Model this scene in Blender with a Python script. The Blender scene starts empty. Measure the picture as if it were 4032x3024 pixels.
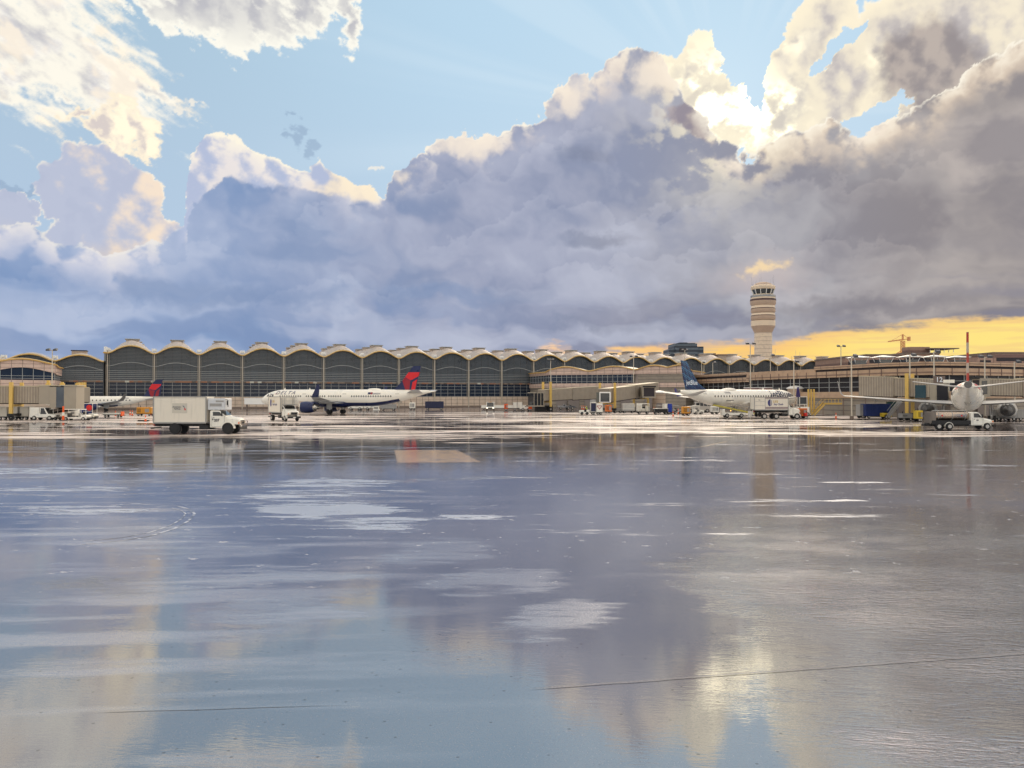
import bpy, bmesh, math, random
from mathutils import Vector, Matrix
random.seed(7)
PI = math.pi
scene = bpy.context.scene
COL = scene.collection
F, CX, HY, CH = 3030.0, 2016.0, 1555.0, 4.6        # focal length in photo pixels, centre column, horizon row, eye height

def P(px, py, D):
    return Vector(((px - CX) / F * D, D, CH + (HY - py) / F * D))
def G(px, D):
    return Vector(((px - CX) / F * D, D, 0.0))
def GD(py):                                          # distance of a point on the ground seen at photo row py
    return F * CH / (py - HY)
def lin(r, g, b):
    f = lambda c: (c / 255.0) / 12.92 if c <= 10 else (((c / 255.0) + 0.055) / 1.055) ** 2.4
    return (f(r), f(g), f(b))

# ------------------------------------------------------------------ camera
cam = bpy.data.cameras.new('camera')
cam_o = bpy.data.objects.new('camera', cam)
COL.objects.link(cam_o)
cam.sensor_width = 36.0
cam.lens = 36.0 * F / 4032.0
cam.clip_start = 0.1
cam.clip_end = 20000
cam_o.location = (0, 0, CH)
cam_o.rotation_euler = (PI / 2 + math.atan((HY - 1512) / F), 0, 0)
scene.camera = cam_o
scene.view_settings.view_transform = 'Standard'
scene.view_settings.look = 'None'
scene.view_settings.exposure = 0
scene.view_settings.gamma = 1

# ------------------------------------------------------------------ node maths helper
class V:
    tree = None
    def __init__(s, sock): s.s = sock
    @staticmethod
    def _m(op, *args, clamp=False):
        n = V.tree.nodes.new('ShaderNodeMath'); n.operation = op; n.use_clamp = clamp
        for i, a in enumerate(args):
            if isinstance(a, V): V.tree.links.new(a.s, n.inputs[i])
            else: n.inputs[i].default_value = float(a)
        return V(n.outputs[0])
    def __add__(a, b): return V._m('ADD', a, b)
    __radd__ = __add__
    def __sub__(a, b): return V._m('SUBTRACT', a, b)
    def __rsub__(a, b): return V._m('SUBTRACT', b, a)
    def __mul__(a, b): return V._m('MULTIPLY', a, b)
    __rmul__ = __mul__
    def __truediv__(a, b): return V._m('DIVIDE', a, b)
    def __rtruediv__(a, b): return V._m('DIVIDE', b, a)
    def __pow__(a, b): return V._m('POWER', a, b)
    def clamp(a): return V._m('ADD', a, 0.0, clamp=True)
    def max(a, b): return V._m('MAXIMUM', a, b)
    def min(a, b): return V._m('MINIMUM', a, b)
    def abs(a): return V._m('ABSOLUTE', a)
    def sqrt(a): return V._m('SQRT', a)
    def exp(a): return V._m('EXPONENT', a)
def ss(x, lo, hi, a=0.0, b=1.0):                     # smooth step
    n = V.tree.nodes.new('ShaderNodeMapRange'); n.interpolation_type = 'SMOOTHSTEP'
    for i, v in enumerate((x, lo, hi, a, b)):
        if isinstance(v, V): V.tree.links.new(v.s, n.inputs[i])
        else: n.inputs[i].default_value = float(v)
    return V(n.outputs[0])
def vec(x, y, z=0.0):
    n = V.tree.nodes.new('ShaderNodeCombineXYZ')
    for i, v in enumerate((x, y, z)):
        if isinstance(v, V): V.tree.links.new(v.s, n.inputs[i])
        else: n.inputs[i].default_value = float(v)
    return V(n.outputs[0])
def noise(v, scale=1.0, detail=5.0, rough=0.55, lac=2.0, dist=0.0):
    n = V.tree.nodes.new('ShaderNodeTexNoise')
    V.tree.links.new(v.s, n.inputs['Vector'])
    n.inputs['Scale'].default_value = scale; n.inputs['Detail'].default_value = detail
    n.inputs['Roughness'].default_value = rough; n.inputs['Lacunarity'].default_value = lac
    n.inputs['Distortion'].default_value = dist
    return V(n.outputs[0])
def voro(v, scale=1.0, smooth=0.5, detail=0.0):
    n = V.tree.nodes.new('ShaderNodeTexVoronoi'); n.feature = 'SMOOTH_F1'
    V.tree.links.new(v.s, n.inputs['Vector'])
    n.inputs['Scale'].default_value = scale; n.inputs['Smoothness'].default_value = smooth
    n.inputs['Detail'].default_value = detail
    return V(n.outputs['Distance'])
def mix(f, a, b):                                    # colours: tuples (linear) or V
    n = V.tree.nodes.new('ShaderNodeMix'); n.data_type = 'RGBA'; n.clamp_factor = True
    for idx, v in ((0, f), (6, a), (7, b)):
        if isinstance(v, V): V.tree.links.new(v.s, n.inputs[idx])
        elif isinstance(v, (int, float)): n.inputs[idx].default_value = float(v)
        else: n.inputs[idx].default_value = (v[0], v[1], v[2], 1)
    return V(n.outputs[2])
def addc(a, b, fac=1.0):
    n = V.tree.nodes.new('ShaderNodeMix'); n.data_type = 'RGBA'; n.blend_type = 'ADD'; n.clamp_factor = False
    for idx, v in ((0, fac), (6, a), (7, b)):
        if isinstance(v, V): V.tree.links.new(v.s, n.inputs[idx])
        elif isinstance(v, (int, float)): n.inputs[idx].default_value = float(v)
        else: n.inputs[idx].default_value = (v[0], v[1], v[2], 1)
    return V(n.outputs[2])
def curve(x, pts):                                   # pts: (x01, y01) list
    n = V.tree.nodes.new('ShaderNodeFloatCurve')
    V.tree.links.new(x.s, n.inputs['Value'])
    c = n.mapping.curves[0]
    pts = sorted(pts)
    c.points[0].location = pts[0]; c.points[1].location = pts[-1]
    for p in pts[1:-1]: c.points.new(*p)
    for p in c.points: p.handle_type = 'VECTOR'
    n.mapping.update()
    return V(n.outputs[0])
# ------------------------------------------------------------------ sky colours (numpy, evaluated on the vertices of the sky dome)
import numpy as np
SUN_AZ, SUN_EL = 15.3, 19.6
_rs = np.random.RandomState(5)
_perm = _rs.permutation(256); _perm = np.concatenate([_perm, _perm, _perm])
_ga = _rs.rand(256) * 2 * np.pi; _gx, _gy = np.cos(_ga), np.sin(_ga)
_jx, _jy = _rs.rand(256), _rs.rand(256)
def _perlin(x, y):
    xi = np.floor(x).astype(int); yi = np.floor(y).astype(int)
    xf = x - xi; yf = y - yi; xi &= 255; yi &= 255
    u = xf * xf * xf * (xf * (xf * 6 - 15) + 10); v = yf * yf * yf * (yf * (yf * 6 - 15) + 10)
    def g(ix, iy, dx, dy):
        h = _perm[_perm[ix & 255] + (iy & 255)]
        return _gx[h] * dx + _gy[h] * dy
    a = g(xi, yi, xf, yf); b = g(xi + 1, yi, xf - 1, yf); c = g(xi, yi + 1, xf, yf - 1); d = g(xi + 1, yi + 1, xf - 1, yf - 1)
    return (a * (1 - u) + b * u) * (1 - v) + (c * (1 - u) + d * u) * v
def nz(x, y, sc, det=6, rough=.55, seed=0, bill=0.0):
    x = x * sc + seed * 17.31; y = y * sc + seed * 7.77
    s = 0; amp = 1; tot = 0
    for k in range(det):
        p = _perlin(x, y) * 1.45
        if bill: p = p * (1 - bill) + (np.abs(p) * 2 - .55) * bill * -1.0 if bill > 0 else p
        s = s + p * amp; tot += amp; amp *= rough
        x, y = x * 1.93 + 3.7 + y * .35, y * 1.93 - 1.9 - x * .18
    return s / tot * .5 / .62 + .5
def vor(x, y, sc, seed=0):
    x = x * sc + seed * 5.3; y = y * sc + seed * 3.1
    xi = np.floor(x).astype(int); yi = np.floor(y).astype(int); best = np.full(x.shape, 9.0)
    for i in (-1, 0, 1):
        for j in (-1, 0, 1):
            h = _perm[_perm[(xi + i) & 255] + ((yi + j) & 255)]
            d = (xi + i + _jx[h] - x) ** 2 + (yi + j + _jy[h] - y) ** 2
            best = np.minimum(best, d)
    return np.sqrt(best)
def cauli(x, y, sc, seed=0, n=4):                      # overlapping round heads, several sizes
    s = 0; amp = 1; tot = 0
    for k in range(n):
        s = s + (1 - vor(x, y, sc, seed + k) ** 1.5) * amp; tot += amp; amp *= .45; sc *= 2.1
    return s / tot
def sm(x, lo, hi, a=0.0, b=1.0):
    t = np.clip((x - lo) / (hi - lo), 0, 1); t = t * t * (3 - 2 * t); return a + (b - a) * t
def C(*c): return np.array(lin(*c)) if max(c) > 2 else np.array(c, float)
def mx(f, a, b):
    f = np.clip(f, 0, 1)[..., None] if not np.isscalar(f) else f
    return a * (1 - f) + b * f
def ad(a, c, f): return a + np.array(c) * f[..., None]
def ae(vx, vy):
    px, py = vx * 1.8228, vy * 1.8228
    az = math.atan((px - CX) / F)
    return math.degrees(az), math.degrees(math.atan((HY - py) / F * math.cos(az)))
def prof(a, pts):
    q = sorted(ae(*p) for p in pts)
    return np.interp(a, [p[0] for p in q], [p[1] for p in q])

def sky_colour(a, e):
    """a, e: arrays of azimuth and elevation in degrees -> linear rgb"""
    kx = math.degrees(1.8228 / F)
    wx = nz(a, e, .22, 4, .55, 1) - .5; wy = nz(a, e, .22, 4, .55, 2) - .5
    fx = nz(a, e, 1.1, 5, .6, 3) - .5; fy = nz(a, e, 1.1, 5, .6, 4) - .5
    aw = a + wx * 1.6 + fx * .8; ew = e + wy * 1.4 + fy * .8
    dx = SUN_AZ - a; dy = SUN_EL - e; dl = np.sqrt(dx * dx + dy * dy)
    ux = dx / (dl + .5); uy = dy / (dl + .5)
    glow1 = np.exp(-(dl / 4.2) ** 2); glow2 = np.exp(-dl / 9.0)
    def ell(cx, cy, rx, ry, rot=0.0, raw=False):
        ca, ce = ae(cx, cy); X = (a if raw else aw) - ca; Y = (e if raw else ew) - ce
        c, s = math.cos(math.radians(rot)), math.sin(math.radians(rot))
        U = (X * c + Y * s) / (rx * kx); W = (Y * c - X * s) / (ry * kx)
        return 1.0 - np.sqrt(U * U + W * W)
    def un(L):
        r = L[0]
        for q in L[1:]: r = np.maximum(r, q)
        return r
    # clear sky
    col = mx(sm(e, 8, 27), C(190, 212, 232), C(184, 214, 236))
    col = mx(sm(a, -33, 0, .9, 0), col, mx(sm(e, 8, 26), C(178, 200, 224), C(170, 196, 216)))
    col = ad(col, (.30, .27, .20), glow2 * .55)
    # faint rays fanning out of the hidden sun
    ang = np.degrees(np.arctan2(dy, -dx))
    ray = nz(ang, ang * 0, .12, 3, .5, 8)
    col = mx(sm(ray, .40, .72) * .22 * sm(dl, 4, 9) * sm(dl, 40, 16), col, C(222, 238, 248))
    # noise fields
    su, sv = a * .92 - e * .39, a * .39 + e * .92      # streaks running down to the right
    st = nz(su * .42, sv * 1.25, .62, 8, .60, 9)
    st2 = nz(su * .6, sv * 1.3, 1.5, 6, .62, 10)
    nb = nz(a, e * 1.1, .33, 8, .50, 11)
    nb2 = nz(a + ux * .7, (e + uy * .7) * 1.1, .33, 8, .50, 11)
    c1 = cauli(a + fx * .7, e + fy * .7, .55, 1, 4)
    c2 = cauli(a + ux * .35 + fx * .7, e + uy * .35 + fy * .7, .55, 1, 4)
    lit = (nb - nb2) * 5.0 + (c1 - c2) * 2.2           # >0 where the surface turns to the sun
    bil = (nb - .5) * 1.6 + (c1 - .55) * 1.3
    # ---- high ragged clouds, upper left
    hi = un([ell(50, 50, 215, 150, -18), ell(175, 160, 190, 72, -22), ell(300, 184, 110, 18, -16), ell(15, 170, 120, 34, 0), ell(130, 205, 40, 14, -40)])
    hi = hi + (st - .5) * 1.1 + (st2 - .5) * .45 + (nb - .5) * .5
    th = sm(hi, .3, 1.1)
    cc = mx(sm(hi + (nb - .5) * 1.2, .35, 1.2), C(255, 250, 236), C(200, 199, 204))
    cc = mx(sm(nb + (st - .5) * .4, .52, .72) * .6, cc, C(255, 240, 214))
    cc = cc * (1 + .15 * sm(hi, .1, .6) * sm(nb, .45, .65))[..., None]
    col = mx(sm(hi, -.05, .5), col, cc)
    hi = un([ell(480, -20, 200, 85, 0), ell(560, 40, 140, 60, 10), ell(520, 75, 70, 36, 20), ell(650, 5, 80, 66, 0), ell(400, 15, 100, 50, -15), ell(745, 20, 26, 78, 8)]) + (st2 - .5) * .9 + (nb - .5) * .9 + (c1 - .55) * .35
    th = sm(hi, .25, .85)
    cc = mx(th * sm(e, 22.5, 25.5) * sm(lit, 1.4, -1.2, .5, 1), C(255, 252, 240), C(192, 192, 198))
    col = mx(sm(hi, -.02, .3), col, cc)
    pf = un([ell(272, 292, 60, 54, 0), ell(225, 262, 40, 28, 0), ell(168, 238, 34, 12, 30)]) + (nb - .5) * 1.0 + (st2 - .5) * .8 + (c1 - .55) * .4
    cc = mx(sm(pf, .15, .7) * sm(lit + (a + 26.5) * .35, .6, -.6), C(255, 242, 216), C(208, 198, 194))
    cc = cc * (1 + .12 * sm(pf, .1, .5))[..., None]
    col = mx(sm(pf, .0, .3), col, cc)
    wp = un([ell(630, 270, 22, 24, 0), ell(660, 312, 16, 24, -20), ell(10, 398, 26, 9, 0), ell(80, 410, 50, 7, 0)]) + (st2 - .5) * 1.5
    col = mx(sm(wp, .1, .5) * .5, col, C(140, 163, 192))
    wp = un([ell(385, 238, 26, 12, 0), ell(420, 225, 18, 7, 0), ell(830, 363, 34, 7, 5)]) + (st2 - .5) * 1.4
    col = mx(sm(wp, .1, .5) * .8, col, C(246, 240, 228))
    # ---- cumulus head, left
    cu = un([ell(215, 425, 112, 82, 0), ell(233, 388, 62, 48, 0), ell(285, 425, 48, 46, 0), ell(150, 445, 66, 42, 0), ell(300, 500, 120, 45, 0), ell(-5, 448, 62, 38, 0), ell(230, 525, 130, 60, 0)]) + bil * .30
    cc = mx(sm(lit * .5 + (a + 25.5) * .22 + (nb - .5), -.7, .9), C(188, 195, 216), C(247, 228, 208))
    cc = mx(sm(lit, -.1, -1.2) * .35, cc, C(178, 186, 210))
    cc = mx(sm(cu, .0, .13, 1, 0) * sm(lit, -1.2, .4) * .9, cc, C(255, 247, 228))
    cc = mx(sm(e, 11.5, 6.5) * .6 * sm(nb, .35, .6), cc, C(255, 224, 180))
    col = mx(sm(cu, .0, .05), col, cc)
    # ---- masses around the hidden sun, upper right
    ur = un([ell(1600, 205, 120, 62, 30), ell(1520, 170, 112, 78, 0), ell(1480, 230, 150, 110, 0), ell(1760, 62, 84, 56, 38), ell(1720, 130, 50, 70, 0), ell(1800, 175, 150, 85, 30),
             ell(1980, 90, 165, 105, 10), ell(2120, 70, 200, 150, 0), ell(1700, 240, 110, 60, 25), ell(1990, 190, 150, 80, 30), ell(2250, 200, 200, 200, 0)]) + bil * .30
    slot = un([ell(1618, 70, 62, 95, -8), ell(1810, 105, 62, 14, 36), ell(1900, 250, 88, 26, 20), ell(1820, 268, 60, 13, 10), ell(1645, 175, 22, 40, 0)]) + bil * .15
    ur = ur - sm(slot, -.05, .35) * 1.5
    cc = mx(sm(ur, .06, .7) * sm(lit, 1.2, -1.2, .2, 1) * sm(glow1, .9, .2, .35, 1), C(255, 243, 216), C(206, 199, 196))
    cc = mx(sm(lit, -.3, -1.5) * .35 * sm(ur, .15, .5), cc, C(172, 166, 170))
    cc = mx(sm(ell(2010, 130, 115, 92) + bil * .15, .0, .45) * .85, cc, mx(sm(lit, -.8, .9), C(146, 138, 140), C(178, 166, 162)))
    cc = mx(sm(ur, .0, .10, 1, 0) * .85, cc, C(255, 250, 236))
    hot = glow1 * 1.25 + sm(ell(1700, 235, 60, 70), 0, 1) * .9 + sm(ell(1560, 225, 120, 80), 0, .8) * .5 + sm(ell(1730, 80, 70, 40), 0, 1) * .4 + sm(ell(1885, 128, 24, 50), 0, 1) * .5
    hn0 = sm(nb * .6 + st2 * .25 + (c1 - .55) * .5 + .08 + lit * .03, .36, .66)
    cc = mx(np.clip(hot, 0, 1) * (.25 + .75 * hn0), cc, C(255, 247, 220)); cc = ad(cc, (1.0, .85, .55), np.clip(hot, 0, 1.2) ** 2 * hn0 ** 4)
    col = mx(sm(ur, .0, .05), col, cc)
    # ---- main bank of cloud
    top = prof(a + (aw - a) * .35, [(-400, 480), (0, 492), (60, 480), (110, 515), (200, 540), (240, 560), (300, 530), (398, 485), (404, 400), (407, 320), (440, 294), (500, 300), (560, 332), (600, 340), (640, 362), (690, 338),
               (730, 385), (760, 402), (830, 410), (862, 355), (935, 318), (1000, 290), (1070, 303), (1115, 268), (1185, 218), (1235, 163), (1275, 170), (1310, 150), (1345, 115), (1385, 95),
               (1430, 128), (1470, 190), (1520, 262), (1600, 330), (1660, 325), (1720, 285), (1800, 275), (1870, 300), (1930, 262), (2000, 225), (2100, 150), (2212, 100), (2900, 60)])
    d = top + (bil * .75 + (c1 - .55) * .9 * sm(a, -12, -8)) * sm(a, -34, -10, .85, 1.0) + fy * .25 - e
    msk = sm(d, .0, .09)
    lo = nz(a * .55 + wx * 3, e * .9 + wy * 2.5, .17, 6, .46, 13)
    lo2 = nz(a * .30 + wx * 1.5, e * 1.5 + wy * 2, .30, 5, .5, 14)
    # overlapping billow edges inside the bank
    folds = 0; shade = 0
    for pts, x0, x1, w in (([(520, 470), (560, 490), (640, 500), (700, 470), (760, 440), (800, 452), (860, 470)], 560, 840, 1.0),
                        ([(540, 640), (560, 590), (590, 560), (640, 560), (680, 590), (700, 620), (740, 660)], 535, 720, .6),
                        ([(790, 470), (860, 430), (930, 400), (1010, 395), (1090, 360), (1170, 330), (1230, 290), (1300, 300), (1400, 380)], 830, 1360, .7),
                        ([(860, 560), (940, 520), (1050, 480), (1150, 440), (1250, 440), (1330, 480), (1450, 470), (1560, 440), (1700, 460)], 880, 1640, .8),
                        ([(1080, 640), (1180, 600), (1300, 560), (1400, 580), (1500, 540), (1640, 520), (1800, 540), (1900, 520), (2100, 560)], 1120, 2100, .8),
                        ([(1500, 420), (1600, 390), (1700, 400), (1760, 370), (1850, 390), (1960, 350), (2100, 330), (2212, 300)], 1500, 2180, .8),
                        ([(0, 590), (120, 570), (220, 600), (330, 560), (420, 540), (520, 560), (600, 620)], -40, 560, .7),
                        ([(0, 690), (150, 660), (300, 640), (450, 670), (600, 640), (760, 600), (860, 640), (1000, 680)], -40, 960, .7)):
        di = prof(aw, pts) + bil * 1.5 + fy * .7 - e
        win = sm(a, ae(x0, 0)[0], ae(x0, 0)[0] + 3) * sm(a, ae(x1, 0)[0], ae(x1, 0)[0] - 3) * w
        folds = folds + (sm(di, -.03, .30) * np.exp(-np.maximum(di, 0) / .9)) * win
        shade = shade + (sm(di, .05, -.05) * np.exp(-np.maximum(-di, 0) / 1.1)) * win
    folds = np.clip(folds, 0, 1); shade = np.clip(shade, 0, 1)
    L1 = mx(sm(a, -30, -2), C(150, 170, 205), C(164, 170, 193)); L1 = mx(sm(a, 0, 20), L1, C(168, 168, 176)); L1 = mx(sm(a, 18, 33), L1, C(163, 156, 155))
    D1 = mx(sm(a, -26, 4), C(130, 155, 195), C(137, 147, 175)); D1 = mx(sm(a, 4, 30), D1, C(139, 134, 139))
    H1 = mx(sm(a, -26, 10), C(184, 195, 219), C(187, 191, 208)); H1 = mx(sm(a, 8, 30), H1, C(188, 179, 175))
    body = mx(sm(lo, .28, .58), D1, L1); body = mx(sm(lo, .50, .80) * .8, body, H1)
    body = mx(folds * .40, body, H1); body = mx(shade * .26, body, D1)
    body = mx(sm(lo2, .54, .32) * sm(e, 11, 3) * .65, body, mx(sm(a, -10, 12), C(126, 147, 186), C(126, 126, 146)))
    body = mx(sm(lo2, .48, .74) * sm(e, 13, 3) * .6, body, H1)
    body = mx(sm(lit, .2, 1.8) * .16 * sm(e, 2, 7), body, H1)
    body = mx(sm(lit, -.2, -1.8) * .14 * sm(e, 2, 7), body, D1)
    crown = sm(d, .1, 3.4, 1, 0)
    body = mx(crown * sm(nb + lit * .10, .34, .70) * .8, body, mx(sm(a, -18, 20), C(222, 220, 230), C(244, 222, 196)))
    body = mx(np.clip(glow1 * 1.1, 0, 1) * sm(nb + lit * .08 + (st2 - .5) * .3, .40, .66) * .9, body, C(255, 244, 214))
    body = ad(body, (.09, .075, .045), glow2 * .8)
    body = mx(sm(ell(1500, 250, 75, 34, -12) + bil * .2, .0, .35) * .85, body, mx(sm(lit, -1, 1), C(150, 140, 150), C(184, 172, 172)))
    rimw = np.clip(sm(d, .03, .34, 1, 0) * sm(lit + (nb - .5) * 2, -1.8, -.1) + sm(d, .2, 1.7, 1, 0) * sm(lit + (nb - .5) * 3, -.2, 1.1) * .7, 0, 1) * sm(a, -25.5, -22.5, .55, 1)
    body = mx(rimw * .95, body, C(255, 247, 230))
    puffs = un([ell(1010, 305, 80, 34), ell(1160, 240, 50, 40), ell(1240, 185, 60, 40), ell(1440, 140, 80, 46), ell(872, 365, 30, 34), ell(1590, 350, 50, 24), ell(1880, 285, 50, 18)])
    body = mx(sm(puffs + (c1 - .55) * 1.2 + (nb - .5) * 1.2, -.1, 1.0) * .75, body, C(250, 236, 218))
    col = mx(msk, col, body)
    # sunlit head standing behind the blue bank
    top2 = prof(aw, [(-400, 540), (0, 545), (200, 590), (400, 520), (425, 440), (480, 395), (540, 388), (640, 412), (720, 428), (830, 436), (850, 600), (1100, 640), (2212, 640)])
    d2 = top2 + bil * .75 - e
    head = sm(d2, .25, -.15) * msk * sm(a, -23.8, -23.0) * sm(a, -9.0, -10.4)
    hc = mx(sm(lit * .6 + (nb - .5) * 1.5, -.7, .7), C(184, 194, 220), C(240, 232, 228)); hc = mx(rimw, hc, C(255, 247, 228))
    hc = mx(sm(a, -16, -13) * sm(nb, .35, .6) * .75, hc, C(255, 236, 204))
    col = mx(head * .92, col, hc)
    dk = un([ell(980, 640, 260, 36, -6), ell(1200, 690, 200, 26, -4), ell(560, 640, 240, 36, 5), ell(330, 620, 150, 50, 0), ell(640, 520, 120, 80, 0), ell(1250, 330, 90, 40, 0), ell(2190, 310, 120, 60, 0), ell(1250, 520, 120, 30, 0), ell(1900, 660, 300, 30, 3)]) + (lo2 - .5) * 1.4 + (lo - .5) * .8
    col = mx(sm(dk, .1, .9) * .6 * msk, col, mx(sm(a, -5, 14), C(126, 147, 184), C(130, 126, 134)))
    # ---- bright strip along the horizon
    hn = nz(a * .32 + wx, e * 2.3, .75, 6, .55, 17); hn2 = nz(a * .2, e * 3.5, .9, 4, .5, 18)
    hb = prof(a, [(-2000, 1500), (-400, 900), (1110, 800), (1150, 762), (1178, 741), (1232, 741), (1240, 752), (1280, 760), (1330, 752), (1450, 742), (1560, 730), (1600, 733), (1650, 745), (1700, 732), (1760, 720), (1850, 708), (1960, 698), (2080, 688), (2212, 678), (2900, 655)])
    s3 = hb + (hn - .5) * .8 + (st2 - .5) * .25 - e
    yel = mx(sm(a, 0, 15), C(246, 206, 170), C(255, 208, 118)); yel = mx(sm(a, 17, 26), yel, C(255, 229, 134))
    yel = mx(sm(s3, .1, 1.0, 1, 0) * .6 * sm(a, 3, 12), yel, C(246, 196, 134))
    yel = mx(sm(hn, .60, .46) * sm(a, 19, 8) * .9, yel, C(184, 172, 176))
    yel = mx(sm(hn2, .50, .30) * .35, yel, C(240, 190, 140))
    col = mx(sm(s3, -.15, .30) * sm(a, .6, 3.2), col, yel)
    col = mx(sm(ell(1650, 590, 150, 70), 0, 1) * .5, col, C(208, 190, 182))
    rn = un([ell(1640, 578, 30, 15, 12), ell(1668, 570, 26, 14, 0)]) + (st2 - .5) * 1.3 + (c1 - .5) * .6
    col = mx(sm(rn, -.45, .9) * .8, col, C(255, 224, 172))
    col = mx(sm(e, 4.0, .3) * sm(a, 4, -25) * .45, col, C(176, 184, 208))
    # ---- the rest of the dome: unseen broken cloud, brightened to light what faces the viewer
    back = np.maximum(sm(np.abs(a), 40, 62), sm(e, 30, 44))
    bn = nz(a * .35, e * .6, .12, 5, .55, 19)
    bc = mx(sm(bn, .36, .6), C(150, 178, 214), np.array(BACK_FILL))
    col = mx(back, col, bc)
    up_fill = np.exp(-((a - 20) / 20) ** 2) * sm(e, 27, 38) * sm(e, 75, 52)          # unseen bright patch added above the view to lighten the ripples
    col = mx(up_fill * .9, col, np.array((2.5, 1.95, 1.75)))
    col = mx(sm(e, -.1, -1.2), col, C(130, 118, 112))
    return np.maximum(col, 0)
BACK_FILL = (1.55, 1.38, 1.12)  # unseen sky behind the viewer, brightened as fill for the facades
# ------------------------------------------------------------------ sky dome
def build_sky():
    # fine grid over the part of the sky in view, coarser behind and above the viewer
    az = np.concatenate([np.arange(-180, -42, 4.0), np.arange(-42, 42, .07), np.arange(42, 180, 4.0)])
    el = np.concatenate([[-3.0, -1.5], np.arange(-.5, 31, .07), np.arange(31, 88, 3.0)])
    na, ne = len(az), len(el); R = 7000.0
    A, E_ = np.meshgrid(az, el)
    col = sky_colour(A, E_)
    ar, er = np.radians(A), np.radians(E_)
    co = np.stack([np.sin(ar) * np.cos(er), np.cos(ar) * np.cos(er), np.sin(er)], -1) * R
    co = co.reshape(-1, 3); co = np.vstack([co, [[0, 0, R]]]); colr = np.vstack([col.reshape(-1, 3), np.array([BACK_FILL])])
    i = np.arange(na); j = (i + 1) % na
    q = []
    for k in range(ne - 1):
        q.append(np.stack([k * na + i, (k + 1) * na + i, (k + 1) * na + j, k * na + j], -1))
    q = np.concatenate(q)
    top = np.stack([(ne - 1) * na + i, np.full(na, na * ne), (ne - 1) * na + j], -1)
    me = bpy.data.meshes.new('sky')
    me.vertices.add(len(co)); me.vertices.foreach_set('co', co.ravel())
    loops = np.concatenate([q.ravel(), top.ravel()])
    me.loops.add(len(loops)); me.loops.foreach_set('vertex_index', loops.astype(np.int32))
    st = np.concatenate([np.arange(len(q)) * 4, len(q) * 4 + np.arange(len(top)) * 3])
    me.polygons.add(len(st)); me.polygons.foreach_set('loop_start', st.astype(np.int32))
    me.update(calc_edges=True); me.validate()
    at = me.color_attributes.new('sky_light', 'FLOAT_COLOR', 'POINT')
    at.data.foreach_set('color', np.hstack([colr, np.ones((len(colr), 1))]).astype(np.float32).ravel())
    m = bpy.data.materials.new('sky_light'); m.use_nodes = True; t = m.node_tree; t.nodes.clear()
    o = t.nodes.new('ShaderNodeOutputMaterial'); em = t.nodes.new('ShaderNodeEmission'); a = t.nodes.new('ShaderNodeAttribute')
    a.attribute_name = 'sky_light'; t.links.new(a.outputs['Color'], em.inputs['Color']); em.inputs['Strength'].default_value = 1.0
    t.links.new(em.outputs[0], o.inputs['Surface'])
    m.cycles.emission_sampling = 'NONE'
    me.materials.append(m)
    ob = bpy.data.objects.new('sky', me); COL.objects.link(ob)
    ob['kind'] = 'structure'; ob.visible_shadow = False
    w = bpy.data.worlds.new('World'); scene.world = w; w.use_nodes = True; t = w.node_tree
    bg = t.nodes['Background']; sk = t.nodes.new('ShaderNodeTexSky'); sk.sky_type = 'NISHITA'; sk.sun_disc = False
    sk.sun_elevation = math.radians(SUN_EL); sk.sun_rotation = math.radians(SUN_AZ)
    t.links.new(sk.outputs[0], bg.inputs['Color']); bg.inputs['Strength'].default_value = .05
    s = bpy.data.lights.new('sun', 'SUN'); s.energy = 1.5; s.angle = math.radians(26); s.color = (1, .84, .62)
    so = bpy.data.objects.new('sun', s); COL.objects.link(so)
    ar, er = math.radians(SUN_AZ), math.radians(SUN_EL)
    so.rotation_euler = Vector((math.sin(ar) * math.cos(er), math.cos(ar) * math.cos(er), math.sin(er))).to_track_quat('Z', 'Y').to_euler()
    so.location = (60, 200, 80)
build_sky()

# ------------------------------------------------------------------ materials
MATS = {}
def mat(name, rgb, rough=.5, metal=0.0, var=.12, scale=.8, emit=None, spec=.5, streak=0.0):
    """plain painted / metal / concrete surface with a little wear in colour and gloss"""
    if name in MATS: return MATS[name]
    m = bpy.data.materials.new(name); m.use_nodes = True; t = m.node_tree; V.tree = t
    b = t.nodes['Principled BSDF']
    c = lin(*rgb) if max(rgb) > 2 else rgb
    tc = t.nodes.new('ShaderNodeTexCoord'); g = V(tc.outputs['Object'])
    n = noise(g, scale, 4, .6)
    f = (n - .5) * (2.2 * var) + 1.0
    if streak:
        mp = t.nodes.new('ShaderNodeMapping'); mp.inputs['Scale'].default_value = (3, 3, .25); t.links.new(g.s, mp.inputs[0])
        f = f * (1.0 - ss(noise(V(mp.outputs[0]), 1.2, 4, .6), .5, .75) * streak)
    hs = t.nodes.new('ShaderNodeVectorMath'); hs.operation = 'SCALE'; hs.inputs[0].default_value = c
    t.links.new(f.s, hs.inputs['Scale']); t.links.new(hs.outputs[0], b.inputs['Base Color'])
    r = (n - .5) * .25 + rough
    t.links.new(r.clamp().s, b.inputs['Roughness'])
    b.inputs['Metallic'].default_value = metal
    b.inputs['Specular IOR Level'].default_value = spec
    if emit: b.inputs['Emission Color'].default_value = (*emit[:3], 1); b.inputs['Emission Strength'].default_value = emit[3]
    MATS[name] = m
    return m
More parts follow.
